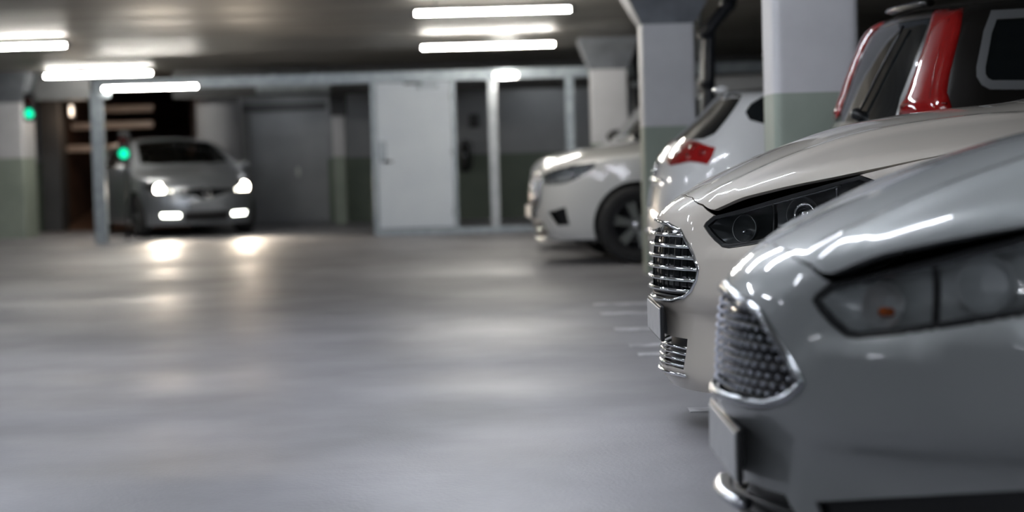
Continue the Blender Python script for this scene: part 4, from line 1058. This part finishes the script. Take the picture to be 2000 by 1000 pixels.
def white_hatch():
    T = 4.35
    sp = dict(nose=[(0.2, 0.08), (0.4, 0.02), (0.6, 0.0), (0.75, 0.05), (0.9, 0.12)],
        tail=[(0.2, T - 0.12), (0.35, T - 0.01), (0.55, T), (0.8, T - 0.03), (0.95, T - 0.07), (1.05, T - 0.13), (1.12, T - 0.21), (1.37, T - 0.47), (1.46, T - 0.53)],
        top=[(0.0, 0.76), (0.3, 0.86), (0.8, 0.95), (1.1, 1.0), (1.2, 1.05), (1.9, 1.38), (2.3, 1.45), (2.9, 1.47), (3.4, 1.455), (3.8, 1.43), (4.2, 1.38)],
        crown=[(0, 0.12), (1.2, 0.12), (2.4, 0.10), (4.3, 0.12)],
        width=[(0, 0.82), (0.5, 0.89), (1.0, 0.91), (3.2, 0.91), (3.9, 0.885), (4.35, 0.83)],
        side=[(0.15, 0.94), (0.4, 0.98), (0.7, 1.0), (0.92, 0.99), (1.02, 0.95), (1.25, 0.84), (1.47, 0.74)],
        kf=(0.4, 0.5), kr=(0.24, 0.45), blend=(0.12, 0.12, 0.06), xa=0.9, xb=3.75, wr=0.33)
    mat = paint('hatch_white_paint', (0.60, 0.60, 0.59), rough=0.3)
    c = Car('white_hatchback', sp, (0.93 + T, 13.0, 0), math.pi + math.radians(2))
    tag(c.root, 'white hatchback parked tail out with angular red tail lamp beside the column', 'car')
    c.set_crest([(0.14, 0), (0.17, 0.3), (0.26, 0.58), (0.5, 0.78), (1.0, 0.83), (1.25, 0.79), (1.8, 0.68), (2.3, 0.62), (3.0, 0.61), (3.6, 0.58), (3.80, 0.52), (3.86, 0.3), (3.87, 0.0)])
    tl = c.px1([(1334, 270), (1362, 276), (1398, 288), (1392, 306), (1382, 322), (1364, 318), (1346, 316), (1330, 320), (1308, 324), (1301, 312), (1312, 300), (1330, 296)])
    zt_ = tl[:, 1].min()
    rgl = c.fv([(0.0, 1.10), (0.60, 1.11), (0.655, 1.14), (0.52, 1.385), (0.40, 1.40), (0.0, 1.405)], rear=True)
    w3 = c.px1([(1508, 183), (1488, 188), (1466, 202), (1455, 218), (1464, 234), (1508, 246)]); xe = w3[:, 0].min()
    win = np.vstack([w3, [(xe - 0.5, w3[-1, 1] - 0.03), (xe - 0.5, w3[0, 1] + 0.03)]]); xm = xe - 0.5 - c.S1 + c.xa
    glass = [win, c.sv(rounded([(1.5, 0.98), (xm - 0.07, 1.01), (xm - 0.07, 1.35), (2.02, 1.32)], 0.05))]
    doors = [c.sv(rounded([(1.30, 0.3), (2.35, 0.3), (2.35, 0.94), (1.30, 0.94)], 0.05)), c.sv(rounded([(2.36, 0.3), (2.9, 0.3), (3.2, 0.7), (3.22, 0.94), (2.36, 0.94)], 0.05))]
    hl = c.fv(rounded([(0.40, 0.64), (0.74, 0.66), (0.78, 0.76), (0.5, 0.76)], 0.03)); gr = np.vstack([[(0, 0.5), (0, 0.68)], c.fv([(0.34, 0.68), (0.3, 0.5)])])
    pl = np.vstack([[(c.SM, 0.66), (c.SM, 0.80)], c.fv([(0.30, 0.80), (0.28, 0.66)], rear=True)])
    ws = rounded([(1.22, 0), (1.26, 0.4), (1.36, 0.68), (2.1, 0.56), (2.2, 0.3), (2.21, 0)], [0, 0, 0.05, 0.05, 0, 0])
    common(c, sp, mat, lambda S: 0.20 + 0 * S, doors, glass, [tl, rgl, hl, gr, pl], ws, [(1.24, 0.66), (1.20, 0.4), (1.17, 0)], (0.88, 3.50), 0.77, 0.33, 0.215, 0.205, 5, 1.20, 0.365, mirror=(1.5, 0.86, 1.0))
    lamp = c.panel('tail_lamp', M_RED, inset(tl, 0.003), h=0.03, off=0.004, side='RL', flange=0.03)
    for k_, f in ((0, 1), (1, -1)):
        for (px, py, r) in ((1352, 288, 0.030), (1372, 298, 0.026), (1345, 305, 0.022)):
            p, n = c.local(c.px1([(px, py)]), 0.006); lathe('lamp_cell', [(r, -0.004), (r, 0.002), (r * 0.7, 0.006), (0, 0.007)], M_REDIN, lamp[k_], 16, basis(p[0] * [1, f, 1], n[0] * [1, f, 1]))
    c.panel('rear_window', M_WIN, rgl, h=0.06, off=0.002, flange=0.01)
    c.panel('headlight', M_LENS, hl, h=0.05, off=-0.002, flange=0, side='RL'); c.panel('lamp_bowl', M_REFL, inset(hl, 0.002), h=0.05, flange=0, side='RL', bowl=lambda d, q: -0.01 - 0.06 * np.clip(d / 0.03, 0, 1))
    c.panel('grille', M_BLACK, gr, h=0.05, off=-0.02, flange=0); c.panel('plate_recess', M_GREYTRIM, pl, h=0.05, off=-0.025, flange=0)
    S = np.linspace(c.SM - 0.56, c.SM, 12); p, n = c.local(np.stack([S, np.full(12, 1.415)], 1), 0.03); p = np.vstack([p, (p * [1, -1, 1])[::-1][1:]])
    sweep('roof_spoiler', p, 0.05, mat, c.root, n=10, flat=0.5, up=(0, 0, 1))
    for z, r in ((0.845, 0.014), (0.50, 0.02)):
        S = np.linspace(c.SM - 0.5, c.SM, 10); p, n = c.local(np.stack([S, np.full(10, z)], 1), 0.008); p = np.vstack([p, (p * [1, -1, 1])[::-1][1:]]); n = np.vstack([n, (n * [1, -1, 1])[::-1][1:]])
        sweep('chrome_strip', p, r, M_CHROME, c.root, n=8, flat=0.6, up=n)
    p, n = c.local([(c.SM, 0.92)], 0.008); lathe('badge', [(0.05, -0.006), (0.05, 0.004), (0.035, 0.009), (0, 0.010)], M_CHROME, c.root, 20, basis(p[0], n[0]))
    p = c.P2([(3.35, 0.0)])[0]
    V = [(p[0] - 0.09, -0.018, p[2] - 0.004), (p[0] - 0.09, 0.018, p[2] - 0.004), (p[0] + 0.06, 0.02, p[2] - 0.006), (p[0] + 0.06, -0.02, p[2] - 0.006), (p[0] + 0.03, -0.006, p[2] + 0.06), (p[0] + 0.03, 0.006, p[2] + 0.06), (p[0] + 0.055, 0.006, p[2] + 0.058), (p[0] + 0.055, -0.006, p[2] + 0.058)]
    mesh_obj('roof_antenna', V, [(0, 3, 2, 1), (0, 1, 5, 4), (1, 2, 6, 5), (2, 3, 7, 6), (3, 0, 4, 7), (4, 5, 6, 7)], mat, c.root)
    return c

def white_crossover():
    sp = dict(nose=[(0.15, 0.14), (0.25, 0.05), (0.35, 0.015), (0.5, 0.0), (0.7, 0.012), (0.85, 0.03), (0.95, 0.07)],
        tail=[(0.2, 4.55), (0.4, 4.67), (0.7, 4.69), (1.0, 4.64), (1.3, 4.48), (1.55, 4.36)],
        top=[(0.0, 0.865), (0.06, 0.905), (0.16, 0.96), (0.33, 1.03), (0.62, 1.09), (1.05, 1.135), (1.3, 1.15), (1.40, 1.18), (2.1, 1.53), (2.5, 1.63), (3.0, 1.66), (3.8, 1.63), (4.5, 1.55)],
        crown=[(0, 0.10), (0.6, 0.13), (1.3, 0.12), (2.4, 0.10), (4.5, 0.1)],
        width=[(0, 0.86), (0.4, 0.91), (0.9, 0.95), (3.6, 0.95), (4.2, 0.92), (4.7, 0.87)],
        side=[(0.15, 0.94), (0.35, 0.98), (0.7, 1.0), (0.98, 0.985), (1.1, 0.95), (1.3, 0.87), (1.65, 0.72)],
        kf=(0.28, 0.55), kr=(0.2, 0.3), blend=(0.13, 0.12, 0.06), xa=0.95, xb=4.0, wr=0.36)
    mat = paint('crossover_white_paint', (0.62, 0.62, 0.61), rough=0.3)
    c = Car('white_crossover', sp, (0.19, 18.25, 0), math.radians(5))
    tag(c.root, 'white crossover parked nose out with its multi-spoke front wheel in view', 'car')
    c.set_crest([(0.07, 0), (0.09, 0.3), (0.17, 0.55), (0.34, 0.74), (0.6, 0.83), (1.0, 0.87), (1.4, 0.83), (2.0, 0.71), (2.5, 0.65), (3.4, 0.63), (4.1, 0.6), (4.34, 0.54), (4.40, 0.3), (4.41, 0)])
    hl = c.px1([(1052, 349), (1066, 338), (1092, 329), (1120, 322), (1164, 318), (1160, 328), (1126, 350), (1098, 359), (1070, 361)])
    fog = c.px1([(1070, 415), (1104, 404), (1113, 440), (1086, 441)])
    gr = np.vstack([[(0, 0.53), (0, 0.86)], c.fv([(0.38, 0.85), (0.44, 0.80), (0.42, 0.60), (0.36, 0.53)])])
    li = np.vstack([[(0, 0.26), (0, 0.40)], c.fv([(0.46, 0.40), (0.52, 0.27)])])
    glass = [c.sv(rounded([(1.62, 1.03), (2.55, 1.06), (2.55, 1.46), (2.2, 1.42)], 0.05)), c.sv(rounded([(2.62, 1.06), (3.5, 1.09), (3.4, 1.46), (2.62, 1.47)], 0.05)), c.sv(rounded([(3.58, 1.10), (4.05, 1.17), (3.9, 1.40), (3.52, 1.45)], 0.05))]
    doors = [c.sv(rounded([(1.45, 0.34), (2.5, 0.34), (2.5, 0.97), (1.45, 0.97)], 0.05)), c.sv(rounded([(2.51, 0.34), (3.1, 0.34), (3.45, 0.8), (3.45, 0.97), (2.51, 0.97)], 0.05))]
    rg = c.fv([(0, 1.14), (0.62, 1.15), (0.54, 1.44), (0, 1.48)], rear=True); tl = c.fv(rounded([(0.64, 0.86), (0.80, 0.9), (0.78, 1.12), (0.64, 1.1)], 0.02), rear=True)
    ws = rounded([(1.42, 0), (1.46, 0.42), (1.55, 0.72), (2.3, 0.60), (2.38, 0.3), (2.39, 0)], [0, 0, 0.05, 0.05, 0, 0])
    common(c, sp, mat, lambda S: 0.24 - 0.03 * sstep(1.0, 0.2, S), doors, glass, [hl, fog, gr, li, rg, tl], ws, [(1.40, 0.7), (1.36, 0.4), (1.34, 0)], (0.90, 3.76), 0.825, 0.365, 0.235, 0.25, 6, 1.39, 0.405, rim_mats=(M_RIM, M_RIMD), twin=True, mirror=(1.72, 0.9, 1.10))
    seal = c.panel('headlight', M_SEAL, hl, [inset(hl, 0.008)], h=0.03, flange=0.02, side='RL')
    c.panel('lamp_bowl', M_LAMPGREY, inset(hl, 0.006), h=0.03, flange=0, side='RL', parent=seal, bowl=lambda d, q: -0.012 - 0.05 * np.clip(d / 0.03, 0, 1))
    c.panel('lamp_lens', M_LENS, inset(hl, 0.006), h=0.04, off=-0.002, flange=0, side='RL', parent=seal)
    q = c.px1([(1112, 346), (1126, 338), (1160, 324)]); q2 = c.px1([(1112, 330), (1114, 340), (1116, 352)])
    c.line('running_light', M_SATIN, resample(q, 0.03, False), 0.012, off=-0.02, side='RL', parent=seal); c.line('running_light', M_SATIN, q2, 0.012, off=-0.02, side='RL', parent=seal)
    c.panel('fog_recess', M_SEAL, inset(fog, -0.004), h=0.05, off=-0.05, flange=0, side='RL')
    g = c.panel('grille', M_BLACK, inset(gr, -0.004), h=0.05, off=-0.03, flange=0)
    c.line('grille_frame', M_CHROME, resample(np.vstack([[(0, 0.86)], gr[2:], [(0, 0.53)]]), 0.03, False), 0.012, off=0.004, mirror_join=True, parent=g)
    for y in np.linspace(0.0, 0.36, 10):
        q = c.fv([(y, z) for z in np.linspace(0.56, 0.83, 5)])
        for o in [c.line('grille_bar', M_SATIN, q, 0.006, off=-0.012, side='R' if y == 0 else 'RL', parent=[g, g])]: pass
    p, n = c.local([(0.0, 0.70)], 0.0); lathe('badge', [(0.06, 0), (0.06, 0.012), (0.05, 0.016), (0.045, 0.010), (0, 0.01)], M_CHROME, g, 24, basis(p[0], n[0]))
    k = c.panel('lower_intake', M_SEAL, inset(li, -0.004), h=0.05, off=-0.04, flange=0); full_span(c, 'intake_bar', M_CHROME, 0.33, 0.42, 0.010, -0.006, k); full_span(c, 'lower_trim', M_SATIN, 0.235, 0.62, 0.014, 0.004, k)
    h_ = box('plate_holder', (-0.014, -0.27, 0.43), (0.03, 0.27, 0.55), M_SEAL, c.root, bevel=0.005); box('number_plate', (-0.02, -0.26, 0.435), (-0.0145, 0.26, 0.545), M_PLATE, h_, bevel=0.002)
    c.panel('rear_window', M_WIN, rg, h=0.07, off=-0.004, flange=0); c.panel('tail_lamp', M_RED, tl, h=0.05, off=-0.002, flange=0, side='RL')
    for f in (1, -1):
        p = c.P2(np.array([(x, 0.60) for x in np.linspace(2.5, 4.0, 10)])) * [1, f, 1]; p[1:-1, 2] += 0.035; sweep('roof_rail', p, 0.014, M_SATIN, c.root, n=8)
    return c

def panel_van():
    sp = dict(nose=[(0.2, 0.10), (0.4, 0.02), (0.6, 0.0), (0.85, 0.03), (1.0, 0.08)],
        tail=[(0.2, 4.35), (0.5, 4.42), (1.0, 4.40), (1.5, 4.34), (1.8, 4.28)],
        top=[(0.0, 0.90), (0.2, 1.0), (0.6, 1.09), (0.92, 1.14), (1.0, 1.2), (1.45, 1.66), (1.7, 1.80), (2.1, 1.86), (3.0, 1.87), (4.0, 1.85), (4.4, 1.8)],
        crown=[(0, 0.10), (0.9, 0.08), (1.8, 0.06), (4.4, 0.05)], width=[(0, 0.84), (0.4, 0.89), (0.9, 0.91), (4.0, 0.91), (4.4, 0.88)],
        side=[(0.2, 0.96), (0.5, 1.0), (0.95, 0.99), (1.15, 0.965), (1.5, 0.90), (1.85, 0.82)],
        kf=(0.25, 0.5), kr=(0.05, 0.2), blend=(0.12, 0.10, 0.06), xa=0.85, xb=3.9, wr=0.32)
    mat = paint('van_grey_white_paint', (0.50, 0.51, 0.52), rough=0.35)
    c = Car('small_van', sp, (0.22, 21.15, 0), math.radians(5))
    tag(c.root, 'pale small van behind the white crossover, its steep windscreen pillar showing', 'van')
    c.set_crest([(0.1, 0), (0.12, 0.3), (0.2, 0.55), (0.4, 0.76), (0.8, 0.82), (1.0, 0.80), (1.4, 0.73), (1.7, 0.70), (3.0, 0.70), (4.0, 0.69), (4.2, 0.62), (4.24, 0.3), (4.25, 0)])
    hl = c.fv(rounded([(0.45, 0.72), (0.76, 0.74), (0.80, 0.92), (0.5, 0.88)], 0.03)); gr = np.vstack([[(0, 0.6), (0, 0.82)], c.fv([(0.36, 0.82), (0.34, 0.6)])])
    rg = c.fv([(0, 1.15), (0.6, 1.15), (0.56, 1.6), (0, 1.62)], rear=True); tl = c.fv(rounded([(0.70, 0.85), (0.84, 0.86), (0.80, 1.25), (0.70, 1.25)], 0.02), rear=True)
    glass = [c.sv(rounded([(1.28, 1.14), (2.2, 1.14), (2.2, 1.62), (1.62, 1.58)], 0.05))]; doors = [c.sv(rounded([(1.12, 0.36), (2.25, 0.36), (2.25, 1.06), (1.12, 1.06)], 0.05)), c.sv(rounded([(2.26, 0.36), (3.2, 0.36), (3.2, 1.6), (2.26, 1.6)], 0.05))]
    ws = rounded([(1.0, 0), (1.02, 0.42), (1.07, 0.70), (1.50, 0.655), (1.56, 0.3), (1.57, 0)], [0, 0, 0.05, 0.05, 0, 0])
    common(c, sp, mat, lambda S: 0.22 + 0 * S, doors, glass, [hl, gr, rg, tl], ws, [(0.98, 0.7), (0.96, 0.4), (0.95, 0)], (0.82, 3.5), 0.78, 0.32, 0.205, 0.2, 5, 0.98, 0.36)
    door_mirrors(c, 1.14, 0.87, 1.22, M_DARKP)
    c.panel('headlight', M_LENS, hl, h=0.05, off=-0.002, flange=0, side='RL'); c.panel('lamp_bowl', M_REFL, inset(hl, 0.002), h=0.05, flange=0, side='RL', bowl=lambda d, q: -0.01 - 0.06 * np.clip(d / 0.03, 0, 1))
    c.panel('grille', M_BLACK, gr, h=0.05, off=-0.02, flange=0); c.panel('rear_window', M_WIN, rg, h=0.07, off=-0.004, flange=0); c.panel('tail_lamp', M_RED, tl, h=0.05, off=-0.002, flange=0, side='RL')
    return c
def silver_hatch():
    sp = dict(nose=[(0.12, 0.12), (0.2, 0.05), (0.32, 0.01), (0.45, 0.0), (0.58, 0.012), (0.7, 0.05), (0.8, 0.11)],
        tail=[(0.2, 3.95), (0.4, 4.05), (0.7, 4.06), (0.95, 4.0), (1.2, 3.86), (1.4, 3.72)],
        top=[(0.0, 0.70), (0.1, 0.77), (0.3, 0.86), (0.7, 0.95), (0.95, 0.99), (1.05, 1.03), (1.6, 1.30), (1.9, 1.40), (2.3, 1.445), (2.9, 1.44), (3.5, 1.39), (3.9, 1.32)],
        crown=[(0, 0.12), (0.9, 0.12), (2.0, 0.10), (3.9, 0.12)],
        width=[(0, 0.78), (0.5, 0.84), (0.9, 0.866), (3.2, 0.866), (3.7, 0.83), (4.06, 0.78)],
        side=[(0.12, 0.94), (0.35, 0.98), (0.65, 1.0), (0.88, 0.98), (1.0, 0.93), (1.2, 0.82), (1.44, 0.70)],
        kf=(0.38, 0.75), kr=(0.2, 0.4), blend=(0.12, 0.12, 0.06), xa=0.85, xb=3.4, wr=0.31)
    mat = paint('moving_silver_paint', (0.30, 0.32, 0.35), metal=0.6, rough=0.3)
    base = on_plane_z(385, 466)
    c = Car('silver_hatchback', sp, (CLIO_X, CLIO_Y, 0), math.radians(90 + CLIO_YAW))
    tag(c.root, 'silver hatchback with lit headlights and a driver, rolling out by the ramp', 'car')
    c.set_crest([(0.12, 0), (0.14, 0.3), (0.24, 0.55), (0.45, 0.70), (0.9, 0.78), (1.1, 0.75), (1.6, 0.64), (2.0, 0.585), (2.8, 0.57), (3.4, 0.55), (3.62, 0.48), (3.68, 0.3), (3.69, 0)])
    hl = c.fv(rounded([(0.42, 0.625), (0.60, 0.62), (0.775, 0.68), (0.79, 0.76), (0.66, 0.765), (0.46, 0.69)], 0.03))
    gr = np.vstack([[(0, 0.535), (0, 0.70)], c.fv([(0.12, 0.685), (0.40, 0.67), (0.40, 0.63), (0.16, 0.575), (0.10, 0.535)])])
    li = np.vstack([[(0, 0.22), (0, 0.355)], c.fv([(0.33, 0.355), (0.31, 0.22)])])
    fg = c.fv(rounded([(0.36, 0.265), (0.62, 0.27), (0.64, 0.36), (0.36, 0.355)], 0.03))
    glass = [c.sv(rounded([(1.28, 0.98), (2.12, 0.99), (2.12, 1.32), (1.75, 1.26)], 0.05)), c.sv(rounded([(2.2, 0.99), (3.0, 1.03), (3.05, 1.20), (2.9, 1.31), (2.2, 1.33)], 0.05))]
    doors = [c.sv(rounded([(1.15, 0.3), (2.15, 0.3), (2.15, 0.93), (1.15, 0.93)], 0.05)), c.sv(rounded([(2.16, 0.3), (2.7, 0.3), (2.98, 0.7), (3.0, 0.93), (2.16, 0.93)], 0.05))]
    rg = c.fv([(0, 1.04), (0.52, 1.05), (0.46, 1.28), (0, 1.31)], rear=True); tl = c.fv(rounded([(0.55, 0.78), (0.70, 0.8), (0.69, 0.95), (0.55, 0.93)], 0.02), rear=True)
    ws = rounded([(1.07, 0), (1.10, 0.4), (1.20, 0.655), (1.86, 0.545), (1.95, 0.3), (1.96, 0)], [0, 0, 0.05, 0.05, 0, 0])
    common(c, sp, mat, lambda S: 0.17 + 0 * S, doors, glass, [hl, gr, li, fg, rg, tl], ws, [(1.06, 0.64), (1.02, 0.35), (1.0, 0)], (0.80, 3.39), 0.745, 0.31, 0.20, 0.195, 5, 1.05, 0.345, ws_mat=clear_glass('tinted_screen', (0.30, 0.34, 0.34)), mirror=(1.30, 0.82, 0.98))
    beam = principled('headlamp_beam', (1, 1, 1), emis=(1.0, 0.88, 0.72), estr=60.0); drl = principled('running_lamp', (1, 1, 1), emis=(0.97, 1.0, 0.88), estr=14.0)
    seal = c.panel('headlight', M_SEAL, hl, [inset(hl, 0.010)], h=0.04, flange=0.02, side='RL')
    c.panel('lamp_bowl', M_REFL, inset(hl, 0.006), h=0.03, flange=0, side='RL', parent=seal, bowl=lambda d, q: -0.012 - 0.05 * np.clip(d / 0.03, 0, 1))
    c.panel('lamp_lens', M_LENS, inset(hl, 0.006), h=0.05, off=-0.002, flange=0, side='RL', parent=seal)
    fgp = c.panel('running_light', M_SEAL, fg, [inset(fg, 0.012)], h=0.04, flange=0.02, side='RL')
    c.panel('running_lens', drl, inset(fg, 0.018), h=0.05, off=-0.006, flange=0, side='RL', parent=fgp)
    q = c.fv([(0.625, 0.695)]); p, n = c.local(q, -0.030)
    for k_, f in ((0, 1), (1, -1)):
        Mx = basis(p[0] * [1, f, 1], (-1, 0, 0)); lathe('beam_projector', [(0.078, 0), (0.078, 0.010), (0.05, 0.028), (0, 0.036)], beam, seal[k_], 24, Mx)
        ld = bpy.data.lights.new('headlamp_spot', 'SPOT'); ld.energy = SPOT_W; ld.spot_size = math.radians(62); ld.spot_blend = 0.7; ld.color = (1.0, 0.84, 0.66); ld.shadow_soft_size = 0.06
        lo = bpy.data.objects.new('headlamp_spot', ld); COL.objects.link(lo); lo.parent = seal[k_]
        lo.matrix_local = Matrix.Translation((p[0][0] - 0.13, p[0][1] * f, p[0][2])) @ Matrix.Rotation(math.radians(90), 4, 'Y') @ Matrix.Rotation(0, 4, 'X')
        lo.rotation_euler = (0, math.radians(90 - 9), 0)
    g = c.panel('grille', M_BLACK, inset(gr, -0.003), h=0.04, off=-0.02, flange=0)
    p, n = c.local([(0, 0.62)], 0.012)
    V = []; w, hh, t = 0.062, 0.085, 0.020
    for d_ in (0.0, -0.016):
        for (a, b) in ((w, 0), (0, hh), (-w, 0), (0, -hh), (w - t, 0), (0, hh - t * 1.35), (-w + t, 0), (0, -hh + t * 1.35)): V.append((p[0][0] + d_, a, p[0][2] + b))
    Fc = []
    for i in range(4):
        j = (i + 1) % 4; Fc += [(8 + i, 8 + j, 12 + j, 12 + i), (i, j, 8 + j, 8 + i), (4 + j, 4 + i, 12 + i, 12 + j)]
    mesh_obj('diamond_badge', V, Fc, M_CHROME, g)
    k = c.panel('lower_intake', M_SEAL, inset(li, -0.003), h=0.05, off=-0.04, flange=0)
    for z in (0.26, 0.31): full_span(c, 'intake_bar', M_DARKP, z, edge_at(li, z) - 0.004, 0.008, -0.01, k)
    hld = box('plate_holder', (-0.012, -0.265, 0.37), (0.03, 0.265, 0.49), M_SEAL, c.root, bevel=0.005); box('number_plate', (-0.017, -0.255, 0.375), (-0.0125, 0.255, 0.485), mat, hld, bevel=0.002)
    c.panel('rear_window', M_WIN, rg, h=0.07, off=-0.004, flange=0); c.panel('tail_lamp', M_RED, tl, h=0.05, off=-0.002, flange=0, side='RL')
    # cabin
    box('dashboard', (1.12, -0.62, 0.72), (1.50, 0.62, 0.93), M_DARKP, c.root, bevel=0.04)
    box('cabin_floor', (1.0, -0.7, 0.26), (3.3, 0.7, 0.32), M_DARKP, c.root)
    for y in (-0.36, 0.36):
        s_ = box('front_seat', (1.78, y - 0.24, 0.32), (2.28, y + 0.24, 0.50), M_DARKP, c.root, bevel=0.05)
        box('seat_back', (-0.07, -0.23, 0), (0.07, 0.23, 0.62), M_DARKP, s_, bevel=0.05, M=Matrix.Translation((2.30, y, 0.44)) @ Matrix.Rotation(math.radians(14), 4, 'Y'))
        box('headrest', (2.42, y - 0.12, 1.06), (2.52, y + 0.12, 1.24), M_DARKP, s_, bevel=0.04)
    st = [(1.60 + 0.10 * math.sin(a), 0.36 * DRIVER + 0.18 * math.cos(a), 0.86 + 0.15 * math.sin(a)) for a in np.linspace(0, 2 * math.pi, 24, endpoint=False)]
    sw = sweep('steering_wheel', st, 0.014, M_DARKP, c.root, closed=True, n=8)
    sweep('steering_column', [(1.40, 0.36 * DRIVER, 0.80), (1.60, 0.36 * DRIVER, 0.86)], 0.03, M_DARKP, sw, n=8)
    return c

def driver(c):
    """seated person behind the wheel of the silver car"""
    y0 = 0.36 * DRIVER
    J = {'pelvis': (2.10, 0, 0.58), 'belly': (2.14, 0, 0.74), 'chest': (2.19, 0, 0.94), 'neck': (2.19, 0, 1.075), 'neck2': (2.175, 0, 1.12)}
    vs_ = [J['pelvis'], J['belly'], J['chest'], J['neck'], J['neck2']]; rd = [0.13, 0.125, 0.135, 0.055, 0.05]; E = [(0, 1), (1, 2), (2, 3), (3, 4)]
    for s in (-1, 1):
        b = len(vs_)
        vs_ += [(2.18, s * 0.17, 0.99), (2.02, s * 0.23, 0.80), (1.80, s * 0.19, 0.86), (1.66, s * 0.175, 0.90)]; rd += [0.065, 0.048, 0.038, 0.032]; E += [(2, b), (b, b + 1), (b + 1, b + 2), (b + 2, b + 3)]
        k = len(vs_)
        for j in range(4): vs_ += [(1.625, s * (0.170 + 0.0), 0.875 + 0.020 * j), (1.600, s * 0.150, 0.872 + 0.020 * j)]; rd += [0.010, 0.009]; E += [(b + 3, k + 2 * j), (k + 2 * j, k + 2 * j + 1)]
        vs_ += [(1.655, s * 0.140, 0.925)]; rd += [0.010]; E += [(b + 3, k + 8)]
        m = len(vs_)
        vs_ += [(2.02, s * 0.10, 0.56), (1.66, s * 0.14, 0.62), (1.42, s * 0.13, 0.38), (1.33, s * 0.13, 0.37)]; rd += [0.09, 0.065, 0.045, 0.04]; E += [(0, m), (m, m + 1), (m + 1, m + 2), (m + 2, m + 3)]
    me = bpy.data.meshes.new('person'); me.from_pydata(vs_, E, []); o = bpy.data.objects.new('person', me); COL.objects.link(o)
    mod = o.modifiers.new('skin', 'SKIN'); sub = o.modifiers.new('sub', 'SUBSURF'); sub.levels = 1; sub.render_levels = 2
    sl = me.skin_vertices[0].data
    for v, r in zip(sl, rd): v.radius = (r, r)
    sl[0].use_root = True
    skin = noise_color(principled('skin', (0.5, 0.27, 0.2), rough=0.5), [(0.3, (0.46, 0.25, 0.185)), (0.7, (0.55, 0.31, 0.235))], scale=8); cloth = noise_color(principled('dark_jacket', (0.02, 0.022, 0.03), rough=0.8), [(0.3, (0.016, 0.018, 0.025)), (0.7, (0.03, 0.032, 0.04))], scale=20)
    me.materials.append(cloth)
    o.matrix_world = c.M @ Matrix.Translation((0, y0, 0))
    tag(o, 'person in a dark jacket driving the silver hatchback, both hands on the wheel', 'person')
    # head with face
    bm = bmesh.new(); bmesh.ops.create_uvsphere(bm, u_segments=28, v_segments=20, radius=1.0)
    for v in bm.verts:
        q = v.co.copy(); x = q.x * 0.098; y = q.y * 0.076; z = q.z * 0.118
        if z < 0: y *= 1 - 0.28 * (-q.z) ** 1.5; x = x * (1 - 0.15 * (-q.z)) - 0.012 * (-q.z)
        f = -q.x
        if f > 0:
            x -= 0.022 * math.exp(-((q.y / 0.16) ** 2 + ((q.z + 0.12) / 0.16) ** 2))          # nose
            x += 0.010 * math.exp(-(((abs(q.y) - 0.40) / 0.16) ** 2 + ((q.z - 0.05) / 0.13) ** 2))  # eye sockets
            x -= 0.007 * math.exp(-((q.y / 0.30) ** 2 + ((q.z + 0.47) / 0.06) ** 2))             # lips
        v.co = Vector((2.155 + x, y, 1.225 + z))
    h = bm_obj('head', bm, skin, o, smooth=True)
    for s in (-1, 1):
        bm = bmesh.new(); bmesh.ops.create_uvsphere(bm, u_segments=10, v_segments=8, radius=0.012); bmesh.ops.translate(bm, verts=bm.verts, vec=(2.075, s * 0.031, 1.231)); bm_obj('eye', bm, M_BLACK, h, smooth=True)
        bm = bmesh.new(); bmesh.ops.create_uvsphere(bm, u_segments=10, v_segments=8, radius=1)
        for v in bm.verts: v.co = Vector((2.165 + v.co.x * 0.018, s * 0.076 + v.co.y * 0.008, 1.222 + v.co.z * 0.032))
        bm_obj('ear', bm, skin, h, smooth=True)
    bm = bmesh.new(); bmesh.ops.create_uvsphere(bm, u_segments=24, v_segments=16, radius=1.0)
    dead = [v for v in bm.verts if v.co.z < -0.35 or (v.co.x < -0.30 and v.co.z < 0.55)]; bmesh.ops.delete(bm, geom=dead, context='VERTS')
    for v in bm.verts: v.co = Vector((2.158 + v.co.x * 0.106, v.co.y * 0.083, 1.230 + v.co.z * 0.126))
    bm_obj('hair', bm, principled('dark_hair', (0.02, 0.014, 0.01), rough=0.6), h, smooth=True)
    for s in (-1, 1):
        bm = bmesh.new(); bmesh.ops.create_uvsphere(bm, u_segments=12, v_segments=8, radius=1)
        for v in bm.verts: v.co = Vector((1.638 + v.co.x * 0.040, s * 0.168 + v.co.y * 0.026, 0.905 + v.co.z * 0.036))
        bm_obj('hand', bm, skin, o, smooth=True)
    return o

build_garage()
ref_van()
silver = paint('silver_paint', (0.27, 0.283, 0.288), metal=0.25, rough=0.42)
white = paint('white_paint', (0.53, 0.49, 0.435), metal=0.0, rough=0.45)
a = big_van('silver_family_car', NEAR_LOC, NEAR_RZ, silver, 'studs')
tag(a.root, 'silver family car with studded hexagonal grille and clear headlight', 'car')
b = big_van('white_family_car', MID_LOC, MID_RZ, white, 'bars')
tag(b.root, 'pearl white family car with chrome barred grille and dark headlight', 'car')
dark_suv(); white_hatch(); white_crossover(); panel_van()
clio = silver_hatch()
driver(clio)
